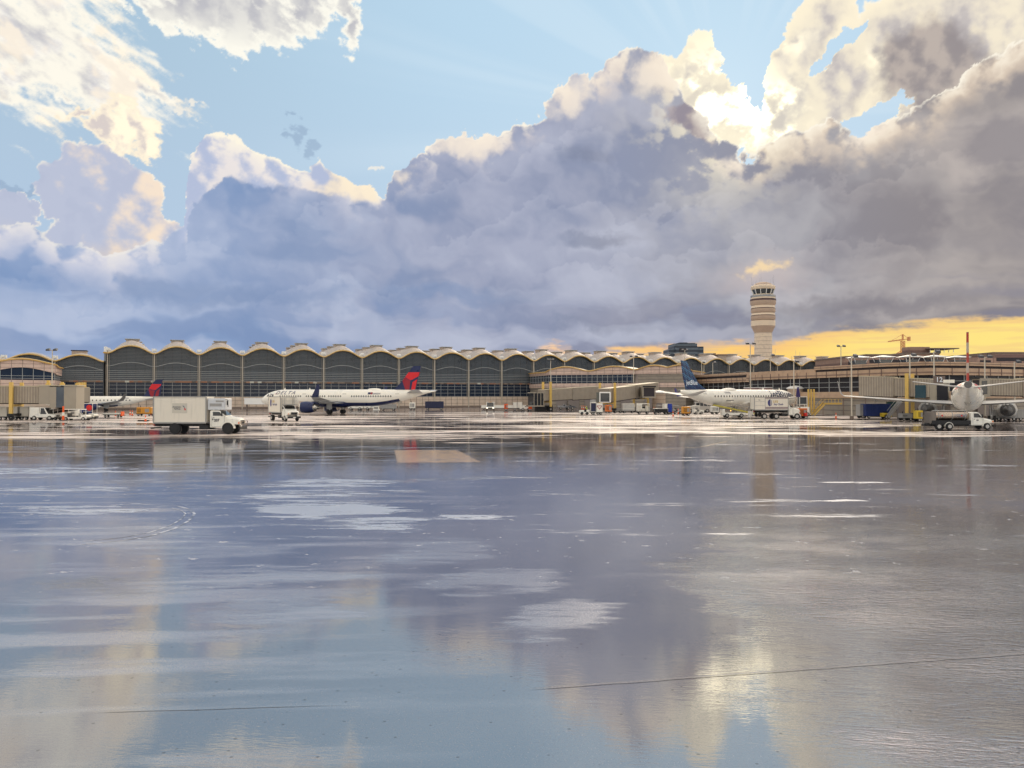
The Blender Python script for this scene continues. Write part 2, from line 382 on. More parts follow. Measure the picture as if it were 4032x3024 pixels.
def stripes(name, c1, c2, axis=2, freq=1.6, duty=.5, rough=.6, metal=0.0, soft=.08, tilt=0.0, spec=.4):
    """panelled or ribbed surface: bands of two tones along one axis of the object"""
    if name in MATS: return MATS[name]
    m = bpy.data.materials.new(name); m.use_nodes = True; t = m.node_tree; V.tree = t
    b = t.nodes['Principled BSDF']; tc = t.nodes.new('ShaderNodeTexCoord')
    sp = t.nodes.new('ShaderNodeSeparateXYZ'); t.links.new(tc.outputs['Object'], sp.inputs[0])
    x = V(sp.outputs[axis]) * freq
    fr = V._m('FRACT', x + 100.0)
    w = ss((fr - .5).abs(), duty / 2 - soft, duty / 2 + soft)
    n = noise(V(tc.outputs['Object']), .7, 4, .6)
    ca = mix(w, lin(*c1), lin(*c2)); ca = mix(ss(n, .4, .8) * .35, ca, tuple(k * .6 for k in lin(*c2)))
    t.links.new(ca.s, b.inputs['Base Color']); b.inputs['Roughness'].default_value = rough; b.inputs['Metallic'].default_value = metal
    b.inputs['Specular IOR Level'].default_value = spec
    bp = t.nodes.new('ShaderNodeBump'); bp.inputs['Strength'].default_value = .5; bp.inputs['Distance'].default_value = .05
    t.links.new(w.s, bp.inputs['Height']); t.links.new(bp.outputs[0], b.inputs['Normal'])
    MATS[name] = m
    return m
def glass(name, rgb, rough=.12, var=.5, scale=.25):
    if name in MATS: return MATS[name]
    m = mat(name, rgb, rough, 0, var, scale, spec=.8)
    return m

# ------------------------------------------------------------------ mesh builder
class MB:
    def __init__(s): s.v = []; s.f = []; s.mi = []; s.cur = 0
    def m(s, i): s.cur = i; return s
    def add(s, vs, fs):
        k = len(s.v); s.v += [Vector(v) for v in vs]
        for f in fs: s.f.append([k + i for i in f]); s.mi.append(s.cur)
        return s
    def hexa(s, p):                                   # 8 corners: bottom 4 (ccw) then top 4
        return s.add(p, [(3, 2, 1, 0), (4, 5, 6, 7), (0, 1, 5, 4), (1, 2, 6, 5), (2, 3, 7, 6), (3, 0, 4, 7)])
    def box(s, x0, x1, y0, y1, z0, z1):
        return s.hexa([(x0, y0, z0), (x1, y0, z0), (x1, y1, z0), (x0, y1, z0), (x0, y0, z1), (x1, y0, z1), (x1, y1, z1), (x0, y1, z1)])
    def rbox(s, x0, x1, y0, y1, z0, z1, r=.08):       # chamfered box: rounded in plan and at the top
        def ring(d, z): return [(x0 + d, y0 + r, z), (x0 + r, y0 + d, z), (x1 - r, y0 + d, z), (x1 - d, y0 + r, z), (x1 - d, y1 - r, z), (x1 - r, y1 - d, z), (x0 + r, y1 - d, z), (x0 + d, y1 - r, z)]
        return s.loft([ring(0, z0), ring(0, z1 - r), ring(r * .7, z1)])
    def bar(s, a, b, w, h=None):                      # square bar from a to b
        a, b = Vector(a), Vector(b); h = h or w; d = (b - a).normalized()
        u = d.cross(Vector((0, 0, 1)))
        if u.length < 1e-3: u = Vector((1, 0, 0))
        u.normalize(); v = u.cross(d).normalized(); u *= w / 2; v *= h / 2
        return s.hexa([a - u - v, a + u - v, b + u - v, b - u - v, a - u + v, a + u + v, b + u + v, b - u + v])
    def cyl(s, a, b, r0, r1=None, n=12, caps=True):
        a, b = Vector(a), Vector(b); r1 = r0 if r1 is None else r1; d = (b - a).normalized()
        u = d.cross(Vector((0, 0, 1)))
        if u.length < 1e-3: u = Vector((1, 0, 0))
        u.normalize(); v = d.cross(u)
        R = [[c + (u * math.cos(2 * PI * i / n) + v * math.sin(2 * PI * i / n)) * r for i in range(n)] for c, r in ((a, r0), (b, r1))]
        return s.loft(R, caps)
    def loft(s, rings, caps=True, closed=True):
        n = len(rings[0]); vs = [p for r in rings for p in r]; fs = []
        for k in range(len(rings) - 1):
            for i in range(n if closed else n - 1):
                j = (i + 1) % n
                fs.append((k * n + i, k * n + j, (k + 1) * n + j, (k + 1) * n + i))
        if caps: fs += [tuple(range(n - 1, -1, -1)), tuple(range((len(rings) - 1) * n, len(rings) * n))]
        return s.add(vs, fs)
    def prism(s, poly, y0, y1, plane='xz'):           # 2D outline in x,z (or x,y) thickened
        n = len(poly)
        if plane == 'xz': a = [(p[0], y0, p[1]) for p in poly]; b = [(p[0], y1, p[1]) for p in poly]
        elif plane == 'yz': a = [(y0, p[0], p[1]) for p in poly]; b = [(y1, p[0], p[1]) for p in poly]
        else: a = [(p[0], p[1], y0) for p in poly]; b = [(p[0], p[1], y1) for p in poly]
        return s.loft([a, b])
    def lathe(s, prof, n=16, axis='z', c=(0, 0, 0), caps=True):
        c = Vector(c); R = []
        for r, h in prof:
            ring = []
            for i in range(n):
                a = 2 * PI * i / n; p = Vector((r * math.cos(a), r * math.sin(a), h))
                if axis == 'x': p = Vector((h, r * math.cos(a), r * math.sin(a)))
                if axis == 'y': p = Vector((r * math.cos(a), h, r * math.sin(a)))
                ring.append(c + p)
            R.append(ring)
        return s.loft(R, caps)
    def text(s, string, size, fn, bold=.0, sx=1.0, align='CENTER', shear=0.0, space=1.0, slices=0):
        cu = bpy.data.curves.new('lettering', 'FONT'); cu.body = string; cu.size = size; cu.align_x = align; cu.align_y = 'CENTER'
        cu.offset = bold; cu.shear = shear; cu.resolution_u = 2; cu.space_character = space
        o = bpy.data.objects.new('lettering', cu); me = bpy.data.meshes.new_from_object(o)
        if slices:
            bm = bmesh.new(); bm.from_mesh(me); h = size * 1.1
            for k in range(1, slices): bmesh.ops.bisect_plane(bm, geom=bm.verts[:] + bm.edges[:] + bm.faces[:], plane_co=(0, -h / 2 + h * k / slices, 0), plane_no=(0, 1, 0))
            bm.to_mesh(me); bm.free()
        s.add([fn(v.co.x * sx, v.co.y) for v in me.vertices], [tuple(p.vertices) for p in me.polygons])
        bpy.data.objects.remove(o); bpy.data.curves.remove(cu); bpy.data.meshes.remove(me)
        return s
    def flat(s, poly, fn): return s.add([fn(*p) for p in poly], [tuple(range(len(poly)))])
    def build(s, name, mats, parent=None, smooth=False, bevel=0.0):
        me = bpy.data.meshes.new(name)
        me.from_pydata([tuple(v) for v in s.v], [], s.f)
        if not isinstance(mats, (list, tuple)): mats = [mats]
        for m in mats: me.materials.append(m)
        for p, i in zip(me.polygons, s.mi): p.material_index = i
        bm = bmesh.new(); bm.from_mesh(me); bmesh.ops.recalc_face_normals(bm, faces=bm.faces); bm.to_mesh(me); bm.free()
        if smooth:
            me.polygons.foreach_set('use_smooth', [True] * len(me.polygons))
            try: me.set_sharp_from_angle(angle=math.radians(38))
            except Exception: pass
        o = bpy.data.objects.new(name, me); COL.objects.link(o)
        if parent: o.parent = parent
        if bevel:
            b = o.modifiers.new('bevel', 'BEVEL'); b.width = bevel; b.segments = 1; b.limit_method = 'ANGLE'
        return o
def part(name, mesh_obj, parent, loc=(0, 0, 0), rotz=0, label=None):   # another copy of a part that shares its mesh
    o = bpy.data.objects.new(name, mesh_obj.data); COL.objects.link(o); o.parent = parent; o.location = loc; o.rotation_euler = (0, 0, rotz)
    if label: o['label'] = label
    return o
def thing(name, label, cat, loc=(0, 0, 0), rotz=0, group=None, scale=1.0):
    o = bpy.data.objects.new(name, None); COL.objects.link(o); o.location = loc; o.rotation_euler = (0, 0, rotz); o.scale = (scale,) * 3
    o.empty_display_size = .5
    o['label'] = label; o['category'] = cat
    if group: o['group'] = group
    return o
def tag(o, label, cat, group=None):
    o['label'] = label; o['category'] = cat
    if group: o['group'] = group
    return o
def struct(o): o['kind'] = 'structure'; return o
KIDS = {}
def copy_tree(o, parent=None, **kw):
    c = o.copy(); COL.objects.link(c)
    if parent: c.parent = parent
    for ch in [k for k in o.children]: copy_tree(ch, c)
    return c
def place(src, loc, rotz, label, group=None, scale=None, used=set()):
    c = src if src.name not in used else copy_tree(src)
    used.add(src.name)
    c.location = loc; c.rotation_euler = (0, 0, rotz); c['label'] = label
    if group: c['group'] = group
    if scale: c.scale = (scale,) * 3 if not isinstance(scale, tuple) else scale
    return c
# ------------------------------------------------------------------ wet apron
def ground_material():
    m = bpy.data.materials.new('wet_apron'); m.use_nodes = True; t = m.node_tree; t.nodes.clear(); V.tree = t
    out = t.nodes.new('ShaderNodeOutputMaterial'); ge = t.nodes.new('ShaderNodeNewGeometry')
    sp = t.nodes.new('ShaderNodeSeparateXYZ'); t.links.new(ge.outputs['Position'], sp.inputs[0])
    x, y = V(sp.outputs[0]), V(sp.outputs[1])
    p = vec(x, y, 0)
    n_big = noise(vec(x * .75, y, 1), .055, 5, .6)
    n_mid = noise(vec(x * .5, y, 2), .22, 6, .62)
    n_str = noise(vec(x * .28 + y * .12, y * 1.5 - x * .05, 12), .55, 6, .66)
    n_sm = noise(p, 2.2, 4, .6)
    # pale concrete beyond a slanting joint, dark asphalt this side of it
    edge = 74.0 + x * .22 + ss(x, -14, -34) * 16 + (noise(vec(x, 0.0, 5), .05, 3, .5) - .5) * 8
    far = ss(y - edge, -1.0, 1.5)
    fade = ss(y - edge, -6, 34)                                                          # more open water near the joint
    sheet = noise(vec(x * .30 + y * .10, y, 8.5), .075, 7, .64) * .62 + noise(vec(x * .16, y * 1.1, 18.5), .42, 5, .62) * .38
    drain = ss(sheet, .515, .545) * far
    drain = ss(sheet + fade * .03, .508, .536) * far
    rowline = noise(vec(x * .10 + y * .12, y, 28.5), .55, 4, .6)                           # thin bands of water lying along the slabs
    rowline2 = noise(vec(x * .03 + y * .05, y, 48.5), .34, 4, .65)
    drain = drain * ss(rowline, .41, .48) * ss(rowline2 + ss(x, 20, -20) * .03, .40, .45)
    far2 = ss(y, 188, 214)                                                               # darker strip along the buildings
    drain = drain * (1.0 - far2 * .85)
    near = 1.0 - far
    def blob(cx, cy, rx, ry, rot=0):
        c, s = math.cos(math.radians(rot)), math.sin(math.radians(rot)); X = x - cx; Y = y - cy
        U = (X * c + Y * s) / rx; W = (Y * c - X * s) / ry
        return 1.0 - (U * U + W * W).sqrt()
    def union(L):
        r = None
        for b in L:
            q = blob(*b); r = q if r is None else r.max(q)
        return r
    bl = union(((-9.0, 40, 3.8, 2.6, 10), (-9.6, 35, 3.2, 2.6, 0), (-7.2, 31, 3.0, 2.6, -20), (-4.6, 27.5, 2.4, 1.8, -20), (-6.0, 38, 2.6, 1.2, -20), (-1.4, 29, 1.6, .9, 0), (-27, 47, 8, 2.0, 0), (-17, 31, 4, 1.6, 5),
                (-22, 38, 5, 1.5, 0), (14.5, 33.5, 1.5, .5, 12), (18, 40.5, 2.2, .5, -5), (30, 50, 4, .7, 5), (-26, 33, 4, 1.0, 0)))
    bl2 = union(((-2.2, 22.5, 1.8, 2.6, -20), (-.4, 19, 1.9, 2.8, -30), (1.0, 16.2, 1.2, 1.8, -30), (-9, 23, 3.6, 2.2, 12), (-7, 19.5, 3.2, 1.6, 10), (-13, 26, 4, 1.8, 0), (-5, 16.5, 2.0, 1.2, 15)))
    n_tor = noise(vec(x * .34 + y * .22, y * 1.5, 22), 1.5, 6, .68)
    torn = (n_str - .5) * 3.6 + (n_tor - .5) * 3.6 + (n_mid - .5) * 2.0
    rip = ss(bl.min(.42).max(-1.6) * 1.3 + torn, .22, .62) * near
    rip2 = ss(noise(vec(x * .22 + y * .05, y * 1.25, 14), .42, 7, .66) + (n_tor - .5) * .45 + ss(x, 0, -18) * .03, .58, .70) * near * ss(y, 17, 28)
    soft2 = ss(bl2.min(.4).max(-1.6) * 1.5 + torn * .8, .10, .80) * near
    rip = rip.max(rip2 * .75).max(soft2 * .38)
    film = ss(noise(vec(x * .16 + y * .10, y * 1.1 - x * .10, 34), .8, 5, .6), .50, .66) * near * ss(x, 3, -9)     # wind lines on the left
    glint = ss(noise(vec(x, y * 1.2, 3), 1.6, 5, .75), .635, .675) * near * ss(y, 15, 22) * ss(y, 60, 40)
    # colours of the dry / wet materials
    asphalt = mix(n_mid, (.034, .034, .040), (.075, .072, .078))
    wetcon = mix(n_mid, (.060, .046, .040), (.11, .088, .078))
    con = mix(n_sm, (.72, .605, .515), (.86, .755, .67))
    con = mix(ss(n_big, .45, .65) * .25, con, (.55, .46, .38))
    base = mix(far, asphalt, wetcon)
    base = mix(drain * .97, base, con)
    base = mix(rip * .62, base, (.44, .50, .62))  # bright sky reflected by the ripples, painted in as pale blue
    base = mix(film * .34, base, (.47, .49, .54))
    base = mix(glint * .7, base, (.62, .62, .64))  # pale splash specks and glints painted into the base colour
    grain = noise(vec(x, y, 41), 26.0, 3, .7)
    gmask = ss(grain, .50, .66) * near * ss(y, 34, 16)
    base = mix(gmask * .30, base, (.34, .34, .36))
    # slab joints
    def joint(v, period, w):
        fr = V._m('FRACT', v / period + 1000.0); return ss((fr - .5).abs() * period, w, w * .35)
    ja, jb = x * .985 + y * .17, y * .985 - x * .17
    jn = (joint(ja, 7.6, .05).max(joint(jb, 7.6, .05))) * far * .45
    base = mix(jn, base, (.05, .045, .045))
    # asphalt seams
    def seam(x0, y0, x1, y1, w):
        dx, dy = x1 - x0, y1 - y0; L = math.hypot(dx, dy)
        dd = ((x - x0) * (dy / L) - (y - y0) * (dx / L) + (noise(p, .8, 3, .6) - .5) * .10).abs()
        return ss(dd, w, w * .4)
    a0, b0 = G(2080, GD(2712)), G(4032, GD(2572)); a1, b1 = G(380, GD(2800)), G(1030, GD(2780))
    s1 = seam(a0.x, a0.y, b0.x, b0.y, .022) * ss(x, a0.x - .1, a0.x + .5)
    s2 = seam(a1.x, a1.y, b1.x, b1.y, .02) * ss(x, a1.x - .1, a1.x + .5) * ss(x, b1.x + 1.5, b1.x)
    s1b = seam(a0.x, a0.y + .06, b0.x, b0.y + .075, .045) * ss(x, a0.x - .1, a0.x + .5)
    base = mix(s1b * .3, base, (.52, .50, .50))
    base = mix(s1.max(s2) * .6, base, (.02, .02, .022))
    # stones and specks
    sp1 = ss(voro(p, 3.2, .1), .10, .05)
    base = mix(sp1 * .5 * (1.0 - far), base, (.015, .015, .017))
    # ripples: still water in places, wind-roughened water elsewhere
    wz = ss(noise(vec(x * .5 + y * .25, y, 6), .20, 6, .62) * 1.3 + ss(x - y * .12, -1.5, 6.0) * .46 + ss(x, -3.0, -8) * .14, .82, 1.22)
    wz = wz * ss(y, 34, 22, .08, 1.0)
    r1 = noise(vec(x * 1.0, y * 1.9, 1), 11.0, 3, .6)
    r2 = noise(vec(x * .55 + y * .16, y * 1.7 - x * .20, 2), 2.6, 4, .66)
    r3 = noise(vec(x * .8, y, 3), .45, 3, .5)
    r4 = noise(vec(x * .42 - y * .2, y * 2.0 + x * .30, 7), 4.2, 3, .6)
    r4 = 1.0 - ((r4 - .5) * 5.0).abs().min(1.0)
    h = r1 * .28 + r2 * .6 + r4 * .42 + r3 * 1.2
    amp = wz * .34 + rip * .14 + film * .05 + .014
    bp = t.nodes.new('ShaderNodeBump'); bp.inputs['Distance'].default_value = .06
    t.links.new((amp * ss(y, 120, 40, .12, 1.0)).clamp().s, bp.inputs['Strength']); t.links.new(h.s, bp.inputs['Height'])
    rough = ss(n_big, .3, .7, .025, .07) + rip * .24 + film * .07 + drain * .35 + wz * ss(noise(vec(x * .6, y, 16), .5, 4, .6), .4, .6, .02, .09)
    # shading: diffuse floor under a mirror-like film
    df = t.nodes.new('ShaderNodeBsdfDiffuse'); t.links.new(base.s, df.inputs[0]); t.links.new(bp.outputs[0], df.inputs['Normal'])
    gl = t.nodes.new('ShaderNodeBsdfGlossy'); t.links.new(rough.s, gl.inputs['Roughness']); t.links.new(bp.outputs[0], gl.inputs['Normal'])
    gl.inputs['Color'].default_value = (.93, .94, .98, 1)
    lw = t.nodes.new('ShaderNodeFresnel'); lw.inputs['IOR'].default_value = 1.7; t.links.new(bp.outputs[0], lw.inputs['Normal'])
    fr = (V(lw.outputs[0]) * .34 + .33) * (1.0 - drain * .80) * (1.0 - sp1 * .3) * (1.0 - s1.max(s2).max(s1b * .7) * .7) * (1.0 - rip * .22) * (1.0 - glint * .5) * (1.0 - gmask * .22)
    fr = fr.min(.93)
    mx_ = t.nodes.new('ShaderNodeMixShader'); t.links.new(fr.s, mx_.inputs[0]); t.links.new(df.outputs[0], mx_.inputs[1]); t.links.new(gl.outputs[0], mx_.inputs[2])
    t.links.new(mx_.outputs[0], out.inputs[0])
    return m
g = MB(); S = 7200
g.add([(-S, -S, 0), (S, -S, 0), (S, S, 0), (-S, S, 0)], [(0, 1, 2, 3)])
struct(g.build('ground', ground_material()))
def paint(name, rgb, keep=.5, sc=1.2):
    """worn paint lying under the film of water"""
    m = bpy.data.materials.new(name); m.use_nodes = True; t = m.node_tree; V.tree = t; b = t.nodes['Principled BSDF']
    ge = t.nodes.new('ShaderNodeNewGeometry'); pos = V(ge.outputs['Position'])
    mp = t.nodes.new('ShaderNodeMapping'); mp.inputs['Scale'].default_value = (.25, 1.6, 1); t.links.new(pos.s, mp.inputs[0])
    n = noise(V(mp.outputs[0]), sc, 6, .65)
    c = mix(ss(n, keep - .08, keep + .08), (.05, .05, .055), lin(*rgb))
    t.links.new(c.s, b.inputs['Base Color']); b.inputs['Roughness'].default_value = .14; b.inputs['Specular IOR Level'].default_value = .8
    return m
def quad_on_ground(name, pts, m, z=.004):
    q = MB().add([(p[0], p[1], z) for p in pts], [tuple(range(len(pts)))]); return struct(q.build(name, m))
# tan painted box on the asphalt
D1, D2 = GD(1822), GD(1772)
quad_on_ground('painted_box_marking', [G(1566, D1), G(1892, GD(1819)), G(1828, GD(1786)), G(1800, D2), G(1553, D2)], paint('tan_paint', (214, 172, 104), .475, 3.4))
def strip(name, pts, w, m, z=.005):
    L, R = [], []
    for i, p in enumerate(pts):
        a = pts[max(i - 1, 0)]; b = pts[min(i + 1, len(pts) - 1)]; d = (b - a).normalized(); n = Vector((-d.y, d.x, 0)) * (w / 2)
        L.append(p + n); R.append(p - n)
    q = MB(); vs = [(v.x, v.y, z) for v in L + R]; k = len(pts)
    q.add(vs, [(i, i + 1, k + i + 1, k + i) for i in range(k - 1)])
    return struct(q.build(name, m))
yl = paint('yellow_line_paint', (196, 166, 110), .40)
wl = paint('white_line_paint', (205, 205, 205), .50)
strip('yellow_guide_line', [G(px, GD(py)) for px, py in ((1830, 1783), (2150, 1778), (2500, 1772), (2760, 1760), (2860, 1738))], .22, yl)
strip('yellow_guide_line', [G(px, GD(py)) for px, py in ((0, 1788), (500, 1786), (1000, 1784), (1556, 1785))], .15, yl)
strip('curved_white_line', [G(px, GD(py)) for px, py in ((330, 2142), (480, 2128), (600, 2108), (690, 2080), (745, 2050), (770, 2022), (745, 2002), (700, 1992))], .10, wl)
strip('curved_white_line', [G(px, GD(py)) for px, py in ((330, 2130), (480, 2116), (590, 2096), (670, 2070), (715, 2044), (735, 2022), (715, 2008), (680, 1999))], .06, wl, .0055)
strip('pale_guide_line', [G(px, GD(py)) for px, py in ((0, 1798), (300, 1796), (620, 1790))], .18, wl)
# ------------------------------------------------------------------ building materials
M_cream = mat('cream_panel', (214, 196, 172), .6, var=.08, scale=.3)
M_wall = stripes('beige_wall_panels', (206, 186, 166), (168, 150, 134), 2, .72, .86, soft=.05)
M_wall2 = stripes('taupe_wall_panels', (150, 140, 126), (122, 112, 104), 2, .9, .8, soft=.06)
M_pink = stripes('pale_fascia_panels', (214, 188, 172), (176, 150, 138), 2, .9, .8, soft=.06)
M_yellow = mat('yellow_trim', (202, 160, 84), .5, var=.1)
M_cream_trim = mat('cream_trim', (226, 208, 168), .5, var=.08)
M_dark = mat('dark_recess', (52, 46, 50), .7)
M_glass = mat('dark_blue_glass', (.014, .024, .045), .16, var=.4, scale=.25, spec=.32)
M_dim = mat('dim_brown_glass', (.022, .02, .024), .35, spec=.25, var=.4, scale=.15)
M_glass2 = glass('grey_glass', (.055, .065, .075), .18)
M_louver = mat('grey_screen', (62, 70, 77), .30, var=.55, scale=.09)
M_slat = mat('pale_slat', (168, 170, 168), .45)
M_slat2 = mat('grey_slat', (120, 121, 120), .5)
M_col = mat('pale_steel_column', (186, 176, 160), .45)
M_roof = stripes('seamed_metal_roof', (205, 192, 180), (150, 138, 130), 2, 2.2, .5, rough=.45, metal=.15, soft=.12)
M_lant = mat('roof_lantern_paint', (176, 158, 142), .6)
M_white = mat('white_paint', (236, 234, 228), .4, var=.05)
M_kerb = mat('dark_concrete', (120, 104, 92), .6)
M_steel = mat('galvanised_steel', (150, 150, 150), .4, metal=.5)
M_hazegrey = mat('blue_grey_concrete', (104, 110, 116), .7, var=.15)
M_concrete = stripes('precast_concrete', (190, 160, 132), (138, 112, 94), 2, .55, .88, soft=.05)
M_lamp = mat('lit_lamp', (255, 244, 214), .5, emit=(1, .9, .7, 4.0))

BAY = 13.72
F0 = Vector(((422.5 - CX) / F * 248.4, 248.4, 0)); TA = math.radians(22.9)
UX = Vector((math.cos(TA), math.sin(TA), 0))
def arch(s):
    pts = ((0, 0), (.035, 0), (.10, .16), (.22, .56), (.32, .82), (.42, .96), (.5, 1.0))
    s = min(s, 1 - s)
    for (a, b), (c, d) in zip(pts, pts[1:]):
        if s <= c: return b + (d - b) * (s - a) / (c - a)
    return 1.0
SS = [0, .035, .10, .16, .22, .27, .32, .37, .42, .5, .58, .63, .68, .73, .78, .84, .90, .965, 1.0]

def sign_material():
    m = bpy.data.materials.new('sign_band'); m.use_nodes = True; t = m.node_tree; V.tree = t; b = t.nodes['Principled BSDF']
    tc = t.nodes.new('ShaderNodeTexCoord'); oi = t.nodes.new('ShaderNodeObjectInfo')
    sp = t.nodes.new('ShaderNodeSeparateXYZ'); t.links.new(tc.outputs['Object'], sp.inputs[0])
    bx = V._m('FLOOR', V(sp.outputs[0]) / 1.27); rnd = t.nodes.new('ShaderNodeTexWhiteNoise'); rnd.noise_dimensions = '2D'
    t.links.new(vec(bx, V(oi.outputs['Random']) * 50.0).s, rnd.inputs['Vector'])
    r = V(rnd.outputs['Value'])
    c = mix(ss(r, .2, .25), lin(92, 78, 66), lin(130, 112, 96)); c = mix(ss(r, .6, .62), c, lin(150, 104, 74)); c = mix(ss(r, .9, .92), c, lin(200, 196, 180))
    t.links.new(c.s, b.inputs['Base Color']); b.inputs['Roughness'].default_value = .5
    return m
M_sign = sign_material()

def bay_meshes(HV, RISE, lantern, glass_top=9.3, low=3.9):
    """one structural bay, x 0..BAY, front face at y=0, seen from -y"""
    D = {}
    inner = [(.25 + (BAY - .5) * s, s) for s in SS]
    mb = MB()
    mb.prism([(0.25, low), (BAY - .25, low), (BAY - .25, glass_top - .6), (.25, glass_top - .6)], 0, .15)
    D['window_wall'] = (mb, [M_glass])
    mb = MB()
    for k in range(4): z = low + .1 + k * 1.25; mb.box(.3, BAY - .3, -.12, -.003, z, z + .09)
    for k in range(1, 5): x = BAY * k / 5; mb.box(x - .04, x + .04, -.08, -.004, low, glass_top - .6)
    D['glazing_bars'] = (mb, [M_slat])
    mb = MB(); mb.box(.3, BAY - .3, -.05, .12, glass_top - .597, glass_top - .05); D['sign_band'] = (mb, [M_sign])
    zb = 14.0 if HV > 17 else HV - 2.6
    # screen: from the sign band up to the arch
    mb = MB(); top = [(x, HV + RISE * arch(s)) for x, s in inner]
    mb.prism([(.25, glass_top - .047), (BAY - .25, glass_top - .047)] + top[::-1], 0, .15)
    D['louvre_screen'] = (mb, [M_louver])
    mb = MB(); z = glass_top; k = 0
    while z < HV + RISE - .3:
        # clip to the arch
        s0 = next((s / 60 for s in range(31) if HV + RISE * arch(s / 60) > z + .1), .5)
        x0 = .25 + (BAY - .5) * s0; x1 = BAY - x0
        if x1 - x0 > 1:
            mb.m(0 if z < 12.5 else 1).box(x0, x1, -.16, -.005, z, z + (.11 if z < 12.5 else .07))
        z += .62 if z < 12.5 else .46
    for k in range(1, 5):
        x = BAY * k / 5; zt_ = HV + RISE * arch(x / BAY) - .2; mb.m(2).box(x - .05, x + .05, -.07, -.004, glass_top, zt_)
    D['louvre_slats'] = (mb, [M_slat, M_slat2, M_dark])
    mb = MB(); low_r = [((x), zb + 1.25 * arch(s)) for x, s in inner]
    for (xa, za), (xb, zb_) in zip(low_r, low_r[1:]): mb.bar((xa, -.30, za), (xb, -.30, zb_), .16)
    D['arch_rib'] = (mb, [M_slat])
    mb = MB()
    mb.box(-.16, .16, -.75, -.35, 0, HV - .1); mb.box(-.55, -.47, -.2, -.02, low, HV - .3); mb.box(.47, .55, -.2, -.02, low, HV - .3)
    for z in (zb, zb - 4.5): mb.box(-.5, .5, -.35, -.2, z - .08, z + .08)
    D['column'] = (mb, [M_col])
    mb = MB(); mb.m(0).box(0.02, BAY - .02, -.35, .15, .5, low - .003)
    mb.m(1).box(0.02, BAY - .02, -.55, .15, 0, .497)
    mb.m(2)
    for k in range(1, 6): mb.box(BAY * k / 6 - .05, BAY * k / 6 + .05, -.38, -.353, .5, low - .003)
    D['base_wall'] = (mb, [M_wall, M_kerb, M_dark])
    # roof vault
    mb = MB(); nt = 8; rings = []
    for j in range(nt + 1):
        t = j / nt; y = -1.1 + (BAY + 1.1) * t; bump = math.sin(PI * min(t * 1.12, 1)) if t < .9 else math.sin(PI * .9 * 1.12) * (1 - (t - .9) / .1)
        bump = max(bump, 0)
        rings.append([(BAY * s, y, HV + .38 + RISE * arch(s) + (1.9 if lantern else .5) * bump * (1 - abs(2 * s - 1) ** 1.6)) for s in SS])
    mb.loft(rings, caps=False, closed=False)
    D['roof_vault'] = (mb, [M_roof])
    mb = MB()
    for (a, b) in zip(SS, SS[1:]):
        za, zb2 = HV + RISE * arch(a), HV + RISE * arch(b); xa, xb = BAY * a, BAY * b
        mb.m(1).hexa([(xa, -1.15, za + .14), (xb, -1.15, zb2 + .14), (xb, .1, zb2 + .14), (xa, .1, za + .14), (xa, -1.15, za + .42), (xb, -1.15, zb2 + .42), (xb, .1, zb2 + .42), (xa, .1, za + .42)])
        mb.m(0).hexa([(xa, -1.3, za - .12), (xb, -1.3, zb2 - .12), (xb, -.9, zb2 - .12), (xa, -.9, za - .12), (xa, -1.3, za + .13), (xb, -1.3, zb2 + .13), (xb, -.9, zb2 + .13), (xa, -.9, za + .13)])
    D['eave_trim'] = (mb, [M_yellow, M_cream_trim])
    if lantern:
        mb = MB(); c = BAY / 2; z = HV + RISE + 1.75
        mb.box(c - 1.9, c + 1.9, c - 1.9, c + 1.9, z - .4, z + .75); mb.m(1).box(c - 2.25, c + 2.25, c - 2.25, c + 2.25, z + .753, z + 1.0)
        for k in range(-4, 5): mb.box(c + k * .42 - .05, c + k * .42 + .05, c - 1.97, c - 1.903, z - .3, z + .7)
        D['roof_lantern'] = (mb, [M_lant, M_slat])
    mb = MB(); mb.box(-.75, .75, -.9, .5, HV + .7, HV + 1.7); mb.box(-.35, .35, -1.5, -.9, HV + .95, HV + 1.45); D['rain_head'] = (mb, [M_white])
    return D
def hall(name, label, i0, i1, HV, RISE, lantern, skip_col=False):
    root = thing(name, label, 'airport terminal', tuple(F0), TA)
    D = bay_meshes(HV, RISE, lantern); made = {}
    def put(k, x, y=0, parent=None):
        if k not in made:
            o = D[k][0].build(k, D[k][1], parent or root, smooth=(k == 'roof_vault')); o.location = (x, y, 0); made[k] = o; return o
        return part(k, made[k], parent or root, (x, y, 0))
    for i in range(i0, i1):
        x = i * BAY
        for k in ('window_wall', 'sign_band', 'louvre_screen', 'base_wall', 'column', 'arch_rib'): put(k, x)
        put('glazing_bars', x); put('louvre_slats', x)
        r = put('roof_vault', x)
        for k in ('eave_trim', 'rain_head') + (('roof_lantern',) if lantern else ()):
            put(k, 0, 0, r)
        if lantern:
            r2 = put('roof_vault', x, BAY); put('roof_lantern', 0, 0, r2)
            r2 = put('roof_vault', x, BAY * 2); put('roof_lantern', 0, 0, r2)
    x0, x1 = i0 * BAY, i1 * BAY
    MB().box(x0 + .1, x1 - .1, .3, BAY * 3, 0, HV + .3).build('hall_block', M_hazegrey, root)
    return root
H1 = hall('main_terminal', 'long airport terminal with a row of vaulted roof bays and tall grey louvred glass bays', 0, 30, 18.1, 2.45, True)
